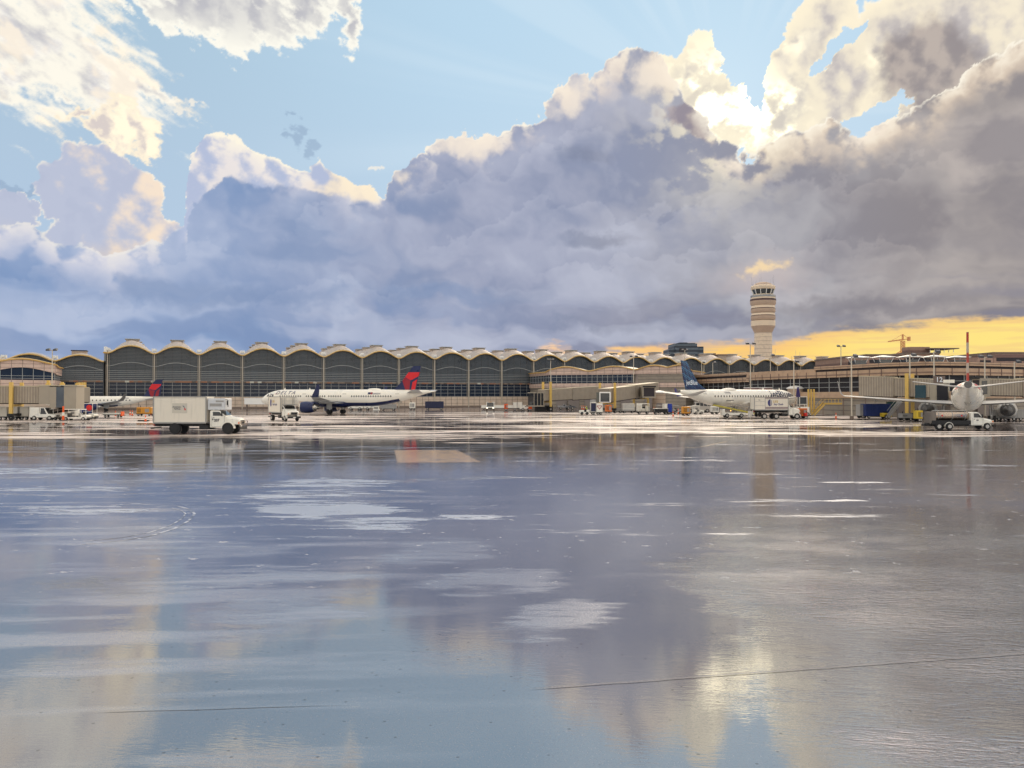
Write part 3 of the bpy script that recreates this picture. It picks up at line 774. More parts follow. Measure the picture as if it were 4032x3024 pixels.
# closing gable at the left end of the high roof
MB().m(0).box(-.9, -.35, -1.2, BAY * 3, 15.4, 18.2).m(1).box(-.95, -.1, -1.4, BAY * 3, 18.45, 20.1).m(2).box(-1.2, 0, -1.45, -1.0, 17.95, 18.4).build('end_gable', [M_slat2, M_white, M_yellow], H1)
part('column', [c for c in H1.children if c.name.startswith('column')][0], H1, (30 * BAY, 0, 0))
H2 = hall('low_terminal_wing', 'lower terminal wing with two shallow vaults left of the tall hall', -4, 0, 15.25, 2.0, False)
H2.location = tuple(F0 + UX * -.95)
bx = MB().box(-10.2, -6.0, 8, 12, 17.2, 19.0).m(1).box(-10.4, -5.8, 7.8, 12.2, 19.003, 19.3); bx.build('plant_room', [M_lant, M_dark], H2)

# ------------------------------------------------------------------ bands that follow a bent line in plan
def arcl(pts):
    s = [0]
    for a, b in zip(pts, pts[1:]): s.append(s[-1] + (b - a).length)
    return s
def sub(pts, step=2.0):
    out = []
    for a, b in zip(pts, pts[1:]):
        n = max(1, int((b - a).length / step))
        for k in range(n): out.append(a.lerp(b, k / n))
    out.append(pts[-1]); return out
def normals(pts):
    N = []
    for i, p in enumerate(pts):
        a = pts[max(i - 1, 0)]; b = pts[min(i + 1, len(pts) - 1)]; d = (b - a).normalized(); N.append(Vector((d.y, -d.x, 0)))
    return N
def band(mb, pts, z0, z1, out=0.0, th=.3):
    fz = lambda z, s: z(s) if callable(z) else z
    S_ = arcl(pts); N = normals(pts); R = []
    for p, n, s in zip(pts, N, S_):
        a = p + n * out; b = p + n * (out - th); lo, hi = fz(z0, s), fz(z1, s)
        R.append([(a.x, a.y, lo), (b.x, b.y, lo), (b.x, b.y, hi), (a.x, a.y, hi)])
    return mb.loft(R)
def posts(mb, pts, z0, z1, step, w, out, d=.12):
    S_ = arcl(pts); N = normals(pts); s = step * .5
    fz = lambda z, s: z(s) if callable(z) else z
    while s < S_[-1]:
        i = max(k for k in range(len(S_)) if S_[k] <= s); i = min(i, len(pts) - 2)
        t = (s - S_[i]) / (S_[i + 1] - S_[i]); p = pts[i].lerp(pts[i + 1], t); n = N[i]; u = Vector((-n.y, n.x, 0)) * (w / 2)
        a = p + n * (out + .004); b = p + n * (out + d); lo, hi = fz(z0, s), fz(z1, s)
        mb.hexa([(*(a - u).xy, lo), (*(b - u).xy, lo), (*(b + u).xy, lo), (*(a + u).xy, lo), (*(a - u).xy, hi), (*(b - u).xy, hi), (*(b + u).xy, hi), (*(a + u).xy, hi)])
        s += step
    return mb
M_joint = mat('panel_joint', (124, 104, 94), .7)
def wave(S_, peaks, lo, hi, hw):
    def f(s):
        z = 0
        for p, w in peaks:
            t = abs(s - p) / w
            if t < 1: z = max(z, (math.cos(t * PI) + 1) / 2)
        return lo + (hi - lo) * z ** .8
    return f

# --- pier wing with wavy yellow edged roof (centre right)
PR = thing('pier_wing', 'beige pier wing with a wavy yellow edged roof right of the tall glass hall', 'terminal wing', (0, 0, 0))
pp = [G(2088, 306), G(2165, 284), G(2420, 276), G(2560, 268), G(2700, 262), G(2770, 290)]; ps = sub(pp, 1.5); L = arcl(ps)
def s_at(px):
    return min(range(len(ps)), key=lambda i: abs(ps[i].x / ps[i].y * F + CX - px))
pk = [(L[s_at(q)], w) for q, w in ((2225, 9.5), (2412, 10.5), (2575, 9.0), (2690, 9.0))]
roof = wave(L, pk, 12.9, 14.7, 9)
band(MB(), ps, 0, 7.3, 0, .4).build('lower_wall', M_wall2, PR)
posts(band(MB().m(0), ps, 7.303, 8.8, .35, .6).m(1), ps, 7.31, 8.79, 3.0, .1, .35, .03).build('middle_fascia', [M_pink, M_joint], PR)
iw = s_at(2520)
band(MB(), ps[:iw], 8.803, 11.9, .05, .3).build('window_band', M_glass, PR)
band(MB(), ps[iw:], 8.803, 11.9, .05, .3).build('blank_wall', M_wall2, PR)
b_ = MB(); posts(b_, ps[:iw], 8.81, 11.9, 1.9, .12, .05, .12)
for z in (9.4, 11.0): band(b_, ps[:iw], z, z + .1, .2, .14)
b_.build('window_bars', M_slat, PR)
posts(band(MB().m(0), ps, 11.903, lambda s: roof(s), .3, .5).m(1), ps, 11.92, lambda s: roof(s) - .02, 3.0, .1, .3, .03).build('upper_fascia', [M_pink, M_joint], PR)
band(band(MB().m(0), ps, lambda s: roof(s) + .003, lambda s: roof(s) + .28, .75, .6).m(1), ps, lambda s: roof(s) + .10, lambda s: roof(s) + .45, .1, .8).build('roof_edge', [M_yellow, M_cream_trim], PR)
band(MB(), ps, 8, lambda s: roof(s) + .25, -.75, 9).build('roof', M_roof, PR)
for px, w, z0, z1 in ((2345, 5, 5.2, 7.0), (2372, 3.5, 5.2, 7.0)):
    i = s_at(px); a = ps[i]; MB().box(a.x - w / 2, a.x + w / 2, a.y - .5, a.y - .405, z0, z1).build('window', M_glass, PR)
for px in (2215, 2265, 2330, 2470, 2560):
    i = s_at(px); a = ps[i]; MB().box(a.x - 2, a.x + 2, a.y - .9, a.y - .5, 0, 3.4).build('service_door', mat('grey_door', (132, 122, 116), .6), PR)
MB().box(G(2238, 276).x - 2.5, G(2238, 276).x + 2.5, 274.4, 274.9, 3.0, 4.6).m(1).box(G(2238, 276).x - 2.4, G(2238, 276).x + 2.4, 274.2, 274.39, 3.7, 4.1).build('yellow_dock_sign', [mat('pale_yellow', (214, 190, 120), .5), mat('orange_paint', (205, 104, 40), .5)], PR)

# --- left pier end
PL = thing('left_pier', 'beige pier end with curved yellow trimmed roof behind the jet bridges', 'terminal wing', (0, 0, 0))
pq = sub([G(-160, 206), G(212, 220), G(236, 236)], 1.5); LQ = arcl(pq)
def q_at(px): return LQ[min(range(len(pq)), key=lambda i: abs(pq[i].x / pq[i].y * F + CX - px))]
rq = wave(LQ, [(q_at(88), 10.5), (q_at(-130), 9)], 12.6, 14.5, 9)
band(MB(), pq, 0, 7.2, 0, .4).build('lower_wall', M_wall, PL)
posts(band(MB().m(0), pq, 7.203, 8.8, .35, .6).m(1), pq, 7.21, 8.79, 2.6, .1, .35, .03).build('middle_fascia', [M_pink, M_joint], PL)
band(MB(), pq, 8.803, lambda s: rq(s) - 2.2, .05, .3).build('window_band', M_glass, PL)
b_ = MB(); posts(b_, pq, 8.81, lambda s: rq(s) - 2.2, 2.6, .12, .05, .12)
for z in (9.2, 9.9): band(b_, pq, z, z + .1, .2, .14)
b_.build('window_bars', M_slat, PL)
posts(band(MB().m(0), pq, lambda s: rq(s) - 2.2, lambda s: rq(s), .5, .8).m(1), pq, lambda s: rq(s) - 2.18, lambda s: rq(s) - .02, 2.6, .1, .5, .03).build('upper_fascia', [M_pink, M_joint], PL)
band(band(MB().m(0), pq, lambda s: rq(s) + .003, lambda s: rq(s) + .3, .95, .6).m(1), pq, lambda s: rq(s) + .1, lambda s: rq(s) + .5, .3, .8).build('roof_edge', [M_yellow, M_cream_trim], PL)
band(MB(), pq, 8, lambda s: rq(s) + .2, -.9, 8).build('roof', M_roof, PL)

# --- elevated connector building
CR = thing('connector_building', 'long two tier pale concourse with dark window strip sweeping across the right side', 'concourse building', (0, 0, 0))
c1 = sub([G(2548, 330), G(2700, 282), G(2945, 237)], 3); c2 = sub([G(2946, 212), G(3000, 204), G(3250, 180), G(3500, 160), G(3660, 154), G(3800, 156), G(4032, 164), G(4500, 190)], 3)
for cc_, zt in ((c1, 11.5), (c2, 10.45)):
    posts(band(MB().m(0), cc_, 8.6, 10.0, .5, 1.2).m(1), cc_, 8.61, 9.99, 3.6, .16, .5, .1).build('lower_fascia', [M_concrete, M_joint], CR)
    band(MB(), cc_, 9.2, 9.28, .53, .02).build('fascia_groove', M_joint, CR)
band(MB(), c1, 10.003, 10.72, .1, .8).build('dark_slit', M_dark, CR)
posts(band(MB().m(0), c1, 10.723, 11.6, .55, 1.3).m(1), c1, 10.73, 11.59, 7.2, .1, .55, .03).build('parapet', [M_concrete, M_joint], CR)
i215 = min(range(len(c2)), key=lambda i: abs(c2[i].x / c2[i].y * F + CX - 3215))
band(MB(), c2[:i215 + 1], 10.003, 10.75, .3, .9).build('parapet', M_concrete, CR)
band(MB(), c2[i215:], 10.003, 10.5, .1, .8).build('dark_slit', M_dark, CR)
posts(band(MB().m(0), c2[i215:], 10.503, 11.25, .7, 1.4).m(1), c2[i215:], 10.51, 11.24, 4.8, .1, .7, .03).build('parapet', [M_concrete, M_joint], CR)
for cc_ in (c1, c2):
    band(MB(), cc_, 5.3, 8.597, -.3, .5).build('window_band', M_dim, CR)
    b_ = posts(MB(), cc_, 5.3, 8.597, 3.6, .14, -.3, .14)
    for z in (6.3, 7.4): band(b_, cc_, z, z + .09, -.12, .14)
    b_.build('window_bars', M_slat, CR)
    posts(band(MB().m(0), cc_, 0, 5.297, .1, .9).m(1), cc_, 0, 5.28, 7.2, .2, .1, .05).build('ground_wall', [M_wall2, M_joint], CR)
    band(MB(), cc_, 3.9, 5.29, .45, .34).build('mid_fascia', M_concrete, CR)
    band(MB(), cc_, .1, 10.4, -1.2, 10).build('building_core', M_hazegrey, CR)
for px in (3560, 3620, 3700, 3760, 3870, 3960):
    D = 153 if px < 3750 else 158; p = G(px, D - 1); MB().box(p.x - 1.6, p.x + 1.6, p.y - .9, p.y - .3, 0, 3.2).build('service_door', mat('grey_door', (132, 122, 116), .6), CR)
p = G(3510, 158.5); MB().box(p.x - 1.3, p.x + 1.3, p.y - .9, p.y - .3, 1.4, 3.2).build('window', glass('green_glass', (.02, .05, .05), .15), CR)

# canopies on the deck
for k, (px, D, lab) in enumerate(((3380, 205, 'white fabric canopy nearest the vaulted roofs on the upper deck'), (3478, 203, 'second white fabric canopy on the upper deck, left of the crane foot'),
                                  (3582, 201, 'white fabric canopy on the upper deck below the crane'), (3680, 201, 'white fabric canopy on the upper deck right of the crane'), (3770, 204, 'faint white canopy on the deck just left of the red striped tail'))):
    p = G(px, D); t = thing('deck_canopy', lab, 'canopy', (p.x, p.y, 11.9), 0, 'white canopies on the upper deck')
    R = 2.5
    MB().loft([[(R * x, R * y, 2.55 + .1 * abs(x * y)) for x, y in ((-1, -1), (0, -1.06), (1, -1), (1.06, 0), (1, 1), (0, 1.06), (-1, 1), (-1.06, 0))], [(.9 * x, .9 * y, 3.0) for x, y in ((-1, -1), (0, -1), (1, -1), (1, 0), (1, 1), (0, 1), (-1, 1), (-1, 0))], [(.1 * x, .1 * y, 3.15) for x, y in ((-1, -1), (0, -1), (1, -1), (1, 0), (1, 1), (0, 1), (-1, 1), (-1, 0))]]).build('fabric_roof', M_white, t)
    for sx, sy in ((-1, -1), (1, -1), (1, 1), (-1, 1)): MB().bar((.95 * sx, .95 * sy, 0), (1.9 * sx, 1.9 * sy, 2.6), .14).build('strut', M_white, t)
    MB().box(-1.5, 1.5, -1.5, 1.5, 0, 1.9).build('glazed_box', M_glass2, t)

# buildings behind the deck
def block(name, label, cat, px0, px1, ytop, D, m, depth=20, extra=None, kind=None):
    a, b = G(px0, D), G(px1, D); z = P(0, ytop, D).z
    t = thing(name, label, cat, (a.x, D, 0)); W = b.x - a.x
    MB().box(0, W, 0, depth, 0, z).build('wall', m, t)
    MB().box(-.3, W + .3, -.3, depth + .3, z + .003, z + .6).build('roof', M_kerb, t)
    if extra: extra(t, W, z)
    return t
M_far1 = stripes('hazy_pink_wall', (170, 140, 124), (128, 100, 92), 2, .3, .6, soft=.1)  # both far wall materials carry the haze in their colours
M_far2 = stripes('hazy_brown_wall', (156, 126, 108), (118, 92, 82), 2, .3, .6, soft=.1)
def rows(t, W, z):
    for k in range(3): MB().box(1, W - 1, -.12, -.003, z - 3 - k * 3.2, z - 1.6 - k * 3.2).build('window_strip', M_dark, t)
block('parking_garage', 'low brown garage behind the first deck canopies', 'parking garage', 3330, 3412, 1408, 300, M_far2, 30, rows)
block('parking_garage', 'wide pinkish garage block behind the crane foot', 'parking garage', 3414, 3560, 1400, 310, M_far1, 30, rows)
block('rooftop_hall', 'tallest flat topped hall behind the deck with thin roof canopy beside the crane', 'building', 3562, 3700, 1394, 330, M_far2, 30,
      lambda t, W, z: (rows(t, W, z), MB().box(10, W + 8, -1, 12, z + 2.2, z + 2.6).build('roof_canopy', M_kerb, t), [MB().box(11 + k * 2, 11.2 + k * 2, 0, .2, z + .6, z + 2.2).build('post', M_white, t) for k in range(6)], MB().box(3, 12, 2, 8, z + .6, z + 3.2).build('plant_room', M_far2, t)))
block('parking_garage', 'long low garage behind the red striped tail', 'parking garage', 3702, 3846, 1412, 320, M_far1, 30, rows)
block('hangar', 'big pale stepped hangar at the far right edge', 'hangar', 3850, 3912, 1402, 300, M_far1, 40, rows)
block('hangar', 'tallest pale building at the far right edge, partly out of frame', 'hangar', 3914, 4300, 1392, 305, M_far1, 40, rows)

# distant hotel left of the control tower
def hotel():
    D = 620; k = D / F; a = G(2635, D); t = thing('distant_hotel', 'blue grey stepped concrete high rise behind the vaulted roofs left of the tower', 'high rise', (a.x, D, 0))
    z = lambda y: P(0, y, D).z
    w = lambda px: (px - 2635) * k
    mm = stripes('grey_blue_facade', (98, 108, 118), (60, 66, 76), 2, .30, .45, soft=.06)
    for x0, x1, yt, y0 in ((2635, 2660, 1374, 0), (2657, 2748, 1352, 2), (2680, 2712, 1347, 4), (2745, 2772, 1364, 1), (2660, 2745, 1368, -3)):
        MB().box(w(x0), w(x1), y0, 24 + y0, 0, z(yt)).build('facade_block', mm, t)
    MB().box(w(2672), w(2698), -3.5, -3.003, z(1395), z(1372)).build('dark_bay', M_dark, t)
    MB().box(w(2700), w(2746), 6, 12, z(1352), z(1348)).build('roof_plant', M_hazegrey, t)
hotel()
for px, y, w_, lab in ((2825, 1388, 12, 'small rooftop flue beside the hotel'), ):
    D = 420; p = P(px, y, D); MB().cyl((p.x, D, 0), (p.x, D, p.z), .7, .7).build('x', M_lant) if False else None
block('rooftop_plant', 'flat brown plant room on the terminal roof right of the hotel', 'plant room', 2828, 2860, 1400, 345, M_lant, 8)
block('rooftop_plant', 'low plant room on the terminal roof under the hotel', 'plant room', 2768, 2816, 1396, 350, M_lant, 8)

# ------------------------------------------------------------------ control tower
def control_tower():
    D = 392; c = P(3006, 1555, D); t = thing('control_tower', 'tall cylindrical concrete control tower with ringed floors and a glazed cab', 'control tower', (c.x, D, 0))
    k = D / F; z = lambda y: P(0, y, D).z; r = lambda px: px * k
    shaft = stripes('tower_shaft_panels', (222, 204, 182), (186, 166, 146), 2, .5, .86, soft=.08)
    ring = mat('tower_ring_concrete', (224, 204, 178), .6, var=.06, scale=.1); under = mat('tower_under_ring', (186, 162, 142), .7)
    Y = lambda q: 1060 + q * .2411                     # rows read off the enlarged crop
    MB().lathe([(r(33.5), 0), (r(33.5), z(Y(1040)))], 40).build('shaft', shaft, t, True)
    MB().lathe([(r(33.5), z(Y(1040)) + .01), (r(46), z(Y(930)))], 40).build('flared_collar', under, t, True)
    b = MB()
    b.m(0).lathe([(r(46), z(Y(930)) + .01), (r(46), z(Y(845)))], 40)
    for top, dk, bot in ((723, 755, 840), (600, 637, 720)):
        b.m(1).lathe([(r(42.5), z(Y(bot))), (r(46.5), z(Y(bot - 22))), (r(46.5), z(Y(dk + 12)))], 40)
        b.m(2).lathe([(r(45), z(Y(dk + 12))), (r(45), z(Y(dk)))], 40)
        b.m(0).lathe([(r(46.3), z(Y(dk))), (r(44), z(Y(top)))], 40)
    b.m(1).lathe([(r(44), z(Y(600))), (r(48.5), z(Y(570))), (r(49), z(Y(520)))], 40)
    b.m(2).lathe([(r(49.3), z(Y(520))), (r(49.3), z(Y(490)))], 40)
    b.m(0).lathe([(r(47), z(Y(490))), (r(46), z(Y(455)))], 40)
    b.m(1).lathe([(r(45), z(Y(455))), (r(45), z(Y(447)))], 40); b.m(0).lathe([(r(42), z(Y(447))), (r(40), z(Y(415)))], 40)
    b.build('ringed_floors', [ring, under, mat('tower_dark_band', (84, 62, 62), .6)], t, True)
    n = 12
    g0, g1 = z(Y(415)), z(Y(335))
    MB().lathe([(r(36), g0 + .005), (r(43.5), g1)], n).build('cab_glass', glass('cab_glass', (.03, .04, .05), .08), t)
    for i in range(n):
        a = 2 * PI * i / n; MB().bar((r(36.3) * math.cos(a), r(36.3) * math.sin(a), g0), (r(43.8) * math.cos(a), r(43.8) * math.sin(a), g1), .35).build('cab_mullion', M_white, t)
    MB().m(0).lathe([(r(44), g1 + .005), (r(46.5), z(Y(320))), (r(46.5), z(Y(285))), (r(42), z(Y(268)))], 40).m(1).lathe([(r(38), z(Y(268))), (r(30), z(Y(232))), (r(16), z(Y(212))), (r(4), z(Y(205)))], 40).build('cab_roof', [ring, under], t, True)
    MB().lathe([(r(47.5), z(Y(462))), (r(47.5), z(Y(430)))], 40, caps=False).build('railing', M_steel, t)
    for i in range(14):
        a = 2 * PI * i / 14 + .2; q = r(43); h = random.uniform(1.5, 4.0) if i % 3 else 5
        MB().cyl((q * math.cos(a), q * math.sin(a), z(Y(275))), (q * math.cos(a), q * math.sin(a), z(Y(275)) + h), .05, .03, 5).build('antenna', M_steel, t)
    MB().box(-9, 4, -4, 8, 0, z(1412)).build('base_building', M_lant, t)
control_tower()

# tower crane
def crane():
    D = 520; m_ = mat('crane_orange', (214, 150, 98), .6); p = G(3556, D); t = thing('tower_crane', 'orange tower crane with a horizontal jib against the yellow sky', 'tower crane', (p.x, D, 0)); k = D / F
    z = lambda y: P(0, y, D).z; X = lambda px: (px - 3556) * k
    b = MB()
    for sx in (-1, 1):
        for sy in (-1, 1): b.bar((sx * .9, sy * .9, 20), (sx * .9, sy * .9, z(1342)), .45)
    zz = z(1394)
    while zz < z(1344): b.bar((-.9, -.9, zz), (.9, -.9, zz + 1.8), .25); b.bar((.9, .9, zz), (-.9, .9, zz + 1.8), .25); zz += 1.8
    b.build('mast', m_, t)
    b = MB(); za, zb = z(1345), z(1334)
    b.bar((X(3498), 0, z(1346)), (X(3584), 0, z(1333)), .5, .5); b.bar((X(3498), 0, z(1344)), (X(3552), 0, z(1336)), .4)
    for q in range(3500, 3550, 6): b.bar((X(q), 0, z(1346) + (q - 3498) * .02), (X(q + 3), 0, z(1342)), .25)
    b.build('jib', m_, t)
    MB().box(X(3576), X(3584), -1, 1, z(1342), z(1326)).build('counterweight', m_, t)
    MB().bar((0, 0, z(1340)), (0, 0, z(1316)), .9).bar((0, 0, z(1316)), (X(3510), 0, z(1342)), .22).bar((0, 0, z(1316)), (X(3580), 0, z(1334)), .22).build('cat_head', m_, t)
    MB().box(-2, 2, -2, 2, z(1400), z(1388)).bar((-6, 0, z(1398)), (-1, 0, z(1380)), .5).bar((6, 0, z(1398)), (1, 0, z(1380)), .5).build('base_frame', m_, t)
crane()

# apron light poles
M_pole = mat('pole_paint', (200, 190, 172), .45)
def light_pole(px, ytop, D, label, heads=2, ybase=None, w=.11):
    p = G(px, D); h = P(0, ytop, D).z
    t = thing('light_pole', label, 'light pole', (p.x, p.y, 0), 0, 'apron light poles')
    MB().cyl((0, 0, 0), (0, 0, h), w * 1.5, w, 8).build('pole', M_pole, t)
    MB().cyl((0, 0, 0), (0, 0, .5), .4, .4, 8).build('footing', M_kerb, t)
    MB().bar((-.9 if heads > 1 else 0, 0, h - .1), (.9, 0, h - .1), .12).build('cross_arm', M_pole, t)
    for k in range(heads):
        x = (-.85, .85, 0, .3)[k] if heads > 1 else .7
        MB().hexa([(x - .45, -.5, h - .25), (x + .45, -.5, h - .25), (x + .35, .2, h + .0), (x - .35, .2, h + .0), (x - .4, -.55, h + .15), (x + .4, -.55, h + .15), (x + .3, .15, h + .42), (x - .3, .15, h + .42)]).build('floodlight', mat('floodlight_body', (70, 70, 72), .4), t)
    return t
for a in ((205, 1378, 180, 'twin floodlight pole rising behind the left jet bridges', 2), (2168, 1417, 262, 'slim pole in front of the pier wing just right of the glass hall', 3),
          (2495, 1403, 240, 'floodlight pole in front of the wavy roofed pier wing', 2), (2697, 1378, 300, 'twin floodlight pole standing before the distant hotel', 2),
          (2763, 1427, 275, 'short single head pole right of the blue tail fin', 1), (2807, 1428, 275, 'plain thin pole between the blue tail fin and the tower', 1), (2955, 1353, 200, 'tall twin floodlight pole just left of the control tower', 2),
          (3034, 1398, 225, 'thin pole in front of the control tower base', 1), (3126, 1424, 178, 'pole behind the airliner nose right of the tower', 1), (3312, 1363, 230, 'floodlight pole against the yellow sky right of the tower', 2),
          (3353, 1402, 150, 'slim pole in front of the right concourse near the first canopy', 1), (3583, 1398, 152, 'slim pole below the crane in front of the concourse', 1), (3678, 1385, 152, 'slim pole in front of the concourse left of the red striped tail', 1),
          (3878, 1405, 150, 'floodlight pole in front of the concourse right of the red striped tail', 2), (3995, 1425, 152, 'short pole near the right edge of the photo', 1)):
    light_pole(*a)
for px, y, D in ((3053, 1374, 420), (3134, 1380, 420), (3150, 1385, 420), (3118, 1402, 420)):
    p = G(px, D); tag(MB().cyl((0, 0, 0), (0, 0, P(0, y, D).z), .12, .08, 6).build('thin_mast', M_pole), 'thin distant mast against the yellow sky right of the control tower', 'mast', 'thin distant masts').location = (p.x, p.y, 0)
# ------------------------------------------------------------------ airliners (nose at x=0 pointing +x, wheels on z=0, port side +y)
P_white = mat('airliner_white', (240, 234, 220), .28, var=.04, scale=.3, spec=.6)
P_grey = mat('wing_grey', (168, 168, 166), .35, var=.08, scale=.4)
P_dgrey = mat('dark_wing_grey', (96, 94, 92), .4)
P_navy = mat('navy_paint', (20, 34, 78), .3, var=.08)
P_red = mat('bright_red_paint', (214, 24, 34), .35, var=.05)
P_dred = mat('deep_red_paint', (150, 22, 40), .35, var=.05)
P_tyre = mat('tyre_rubber', (28, 28, 30), .7)
P_metal = mat('polished_metal', (196, 190, 180), .22, metal=.9, var=.05)
P_win = mat('cabin_window_dark', (38, 38, 44), .2)
P_line = mat('door_line', (150, 146, 138), .5)
P_silver = mat('silver_paint', (190, 188, 184), .3, metal=.35)

def airliner(name, label, L, R, zt, span, wing_x, chord, fin, stab, eng_x, eng_y, eng_r, nose_drop=.34, tail_len=None, cols=None, dihed=.09, sweep=.50, winglet='sharklet', group=None,
             belly=None, window_rows=((.16, .80),), win_gap=.8, doors=(), loc=(0, 0, 0), rotz=0, scale=1.0, gear_h=None, engine_mat=None, wlet_mat=None, scale_dark=False):
    root = thing(name, label, 'airliner', loc, rotz, group, scale)
    zc = zt - R; tail_len = tail_len or 3.6 * 2 * R; NL = 3.2 * R
    def section(x):                                    # x: distance behind the nose -> radius, centre height
        if x < NL:
            t = x / NL; r = R * max(.02, (1 - (1 - t) ** 2.1) ** .58); return r, zc - nose_drop * R * (1 - t) ** 1.7
        if x > L - tail_len:
            t = (x - (L - tail_len)) / tail_len; r = R * (1 - .87 * t ** 1.45); top = zc + R - .10 * R * t ** 2; return r, top - r
        return R, zc
    xs = [0, .02, .06, .12, .2, .3, .42, .56, .72, .86, 1.0]; xs = [q * NL for q in xs] + [NL + (L - tail_len - NL) * k / 8 for k in range(1, 8)] + [L - tail_len + tail_len * k / 12 for k in range(13)]
    n = 32; mb = MB(); rings = []
    for x in xs:
        r, z = section(x); rings.append([(-x, r * math.cos(2 * PI * i / n), z + r * math.sin(2 * PI * i / n)) for i in range(n)])
    mb.loft(rings)
    if belly:
        for fi, f in enumerate(mb.f):
            c = sum((mb.v[i] for i in f), Vector()) / len(f); r, z = section(min(max(-c.x, 0), L))
            if (c.z - z) / max(r, .01) < belly[0] and belly[1] * L < -c.x < belly[2] * L: mb.mi[fi] = 1
    fus = mb.build('fuselage', [P_white, belly[3] if belly else P_grey], root, True)
    def side(x, z, s, off=.02):                        # a point on the skin
        r, c = section(x); dz = max(min(z - c, r * .995), -r * .995); return (-x, s * (math.sqrt(r * r - dz * dz) + off), z)
    # cockpit glazing
    for s in (-1, 1):
        for k, (xa, xb) in enumerate(((.34, .47), (.48, .60), (.61, .70))):
            xa *= NL; xb *= NL; zz0 = zc + .16 * R; zz1 = zc + (.50 if k else .44) * R
            q = [(xa + .15, zz0), (xb, zz0), (xb - .02, zz1 if k < 2 else zz1 - .12 * R), (xa + .15 + (.25 if k == 0 else 0), zz1)]
            MB().flat([(0, 0), (1, 0), (2, 0), (3, 0)], lambda i, _: side(q[i][0], q[i][1], s, .03)).build('cockpit_window', P_win, root)
    # cabin windows: separate little panes
    proto = None
    for s in (-1, 1):
        for (a, b) in window_rows:
            x = a * L
            while x < b * L:
                zz = zc + .20 * R
                if not any(abs(x - d * L) < .65 for d in doors):
                    y = side(x, zz, s)[1]
                    if proto is None:
                        m_ = MB(); m_.prism([(math.cos(2 * PI * i / 8) * .15, math.sin(2 * PI * i / 8) * .22) for i in range(8)], -.02, .02); proto = m_.build('cabin_window', P_win, root); proto.location = (-x, y, zz)
                    else: part('cabin_window', proto, root, (-x, y, zz))
                x += win_gap
    for s in (-1, 1):
        for d in doors:
            x = d * L; z0, z1 = zc - .55 * R, zc + .48 * R
            b = MB()
            for (xa, za, xb, zb) in ((x - .45, z0, x + .45, z0), (x - .45, z1, x + .45, z1), (x - .45, z0, x - .45, z1), (x + .45, z0, x + .45, z1)):
                b.bar(side(xa, za, s, .0), side(xb, zb, s, .0), .09)
            b.build('cabin_door', P_line, root)
    # wings
    def foil(x, y, z, c, th, nrm=(0, 0, 1)):
        nrm = Vector(nrm); o = []
        for u, w in ((0, 0), (.04, .35), (.15, .75), (.4, 1), (.7, .6), (1, 0), (.7, -.35), (.4, -.6), (.15, -.5), (.04, -.28)): o.append(Vector((-(x + u * c), y, z)) + nrm * (w * th))
        return o
    zw = zc - .62 * R
    for s in (-1, 1):
        yk = span * .36; tz = zw + dihed * span
        st = [foil(wing_x, s * R * .3, zw, chord, .55), foil(wing_x + yk * sweep, s * yk, zw + dihed * yk * .8, chord * .62, .34), foil(wing_x + span * sweep, s * span, tz, chord * .26, .12)]
        w = MB().loft(st).build('wing', P_grey, root, True)
        xt = wing_x + span * sweep
        if winglet == 'sharklet':
            MB().loft([foil(xt + .02, s * (span + .01), tz, chord * .25, .1), foil(xt + .45, s * (span + .45), tz + .35, chord * .22, .07, (0, -s * .7, .7)), foil(xt + 1.2, s * (span + .75), tz + 1.4, chord * .16, .05, (0, -s, 0)), foil(xt + 1.95, s * (span + .95), tz + 2.7, chord * .08, .03, (0, -s, 0))]).build('winglet', wlet_mat or P_navy, w, True)
        elif winglet == 'small':
            MB().loft([foil(xt + .02, s * (span + .01), tz, chord * .25, .1), foil(xt + .8, s * (span + .35), tz + .9, chord * .18, .06, (0, -s, 0)), foil(xt + 1.4, s * (span + .55), tz + 1.9, chord * .08, .03, (0, -s, 0))]).build('winglet', wlet_mat or P_navy, w, True)
        for f in (.28, .52, .74):
            y = span * f; x = wing_x + y * sweep; c = chord * (1 - f) ** .9 * .9 + .6
            MB().loft([[(-(x + c * u), s * y + dy * wd, zw + dihed * y * .9 - .28 + dz * wd * 1.2) for dy, dz in ((-1, 0), (0, -1), (1, 0), (0, .6))] for u, wd in ((.35, .03), (.6, .2), (.9, .2), (1.35, .03))]).build('flap_fairing', P_grey, w, True)
        # engine
        ez = zw - eng_r * .62 - .1; em = engine_mat or P_white; r = eng_r
        e = MB().lathe([(r * .80, -eng_x - .35), (r * .92, -eng_x - .05), (r * 1.0, -eng_x - .5), (r * 1.06, -eng_x - 1.4), (r * .98, -eng_x - 2.6), (r * .80, -eng_x - 3.5), (r * .74, -eng_x - 3.45)], 24, 'x', (0, s * eng_y, ez), False).build('engine', em, root, True)
        MB().lathe([(r * .82, -eng_x - .30), (r * .93, -eng_x - .01), (r * 1.005, -eng_x - .30)], 24, 'x', (0, s * eng_y, ez), False).build('intake_lip', P_metal, e, True)
        MB().lathe([(.02, -eng_x - .35), (r * .28, -eng_x - .85), (r * .84, -eng_x - .9)], 20, 'x', (0, s * eng_y, ez), False).build('fan', P_win, e)
        MB().lathe([(r * .76, -eng_x - 3.42), (r * .50, -eng_x - 3.6), (r * .42, -eng_x - 4.3), (.05, -eng_x - 4.9)], 20, 'x', (0, s * eng_y, ez), False).build('exhaust_cone', P_dgrey if scale_dark else P_metal, e, True)
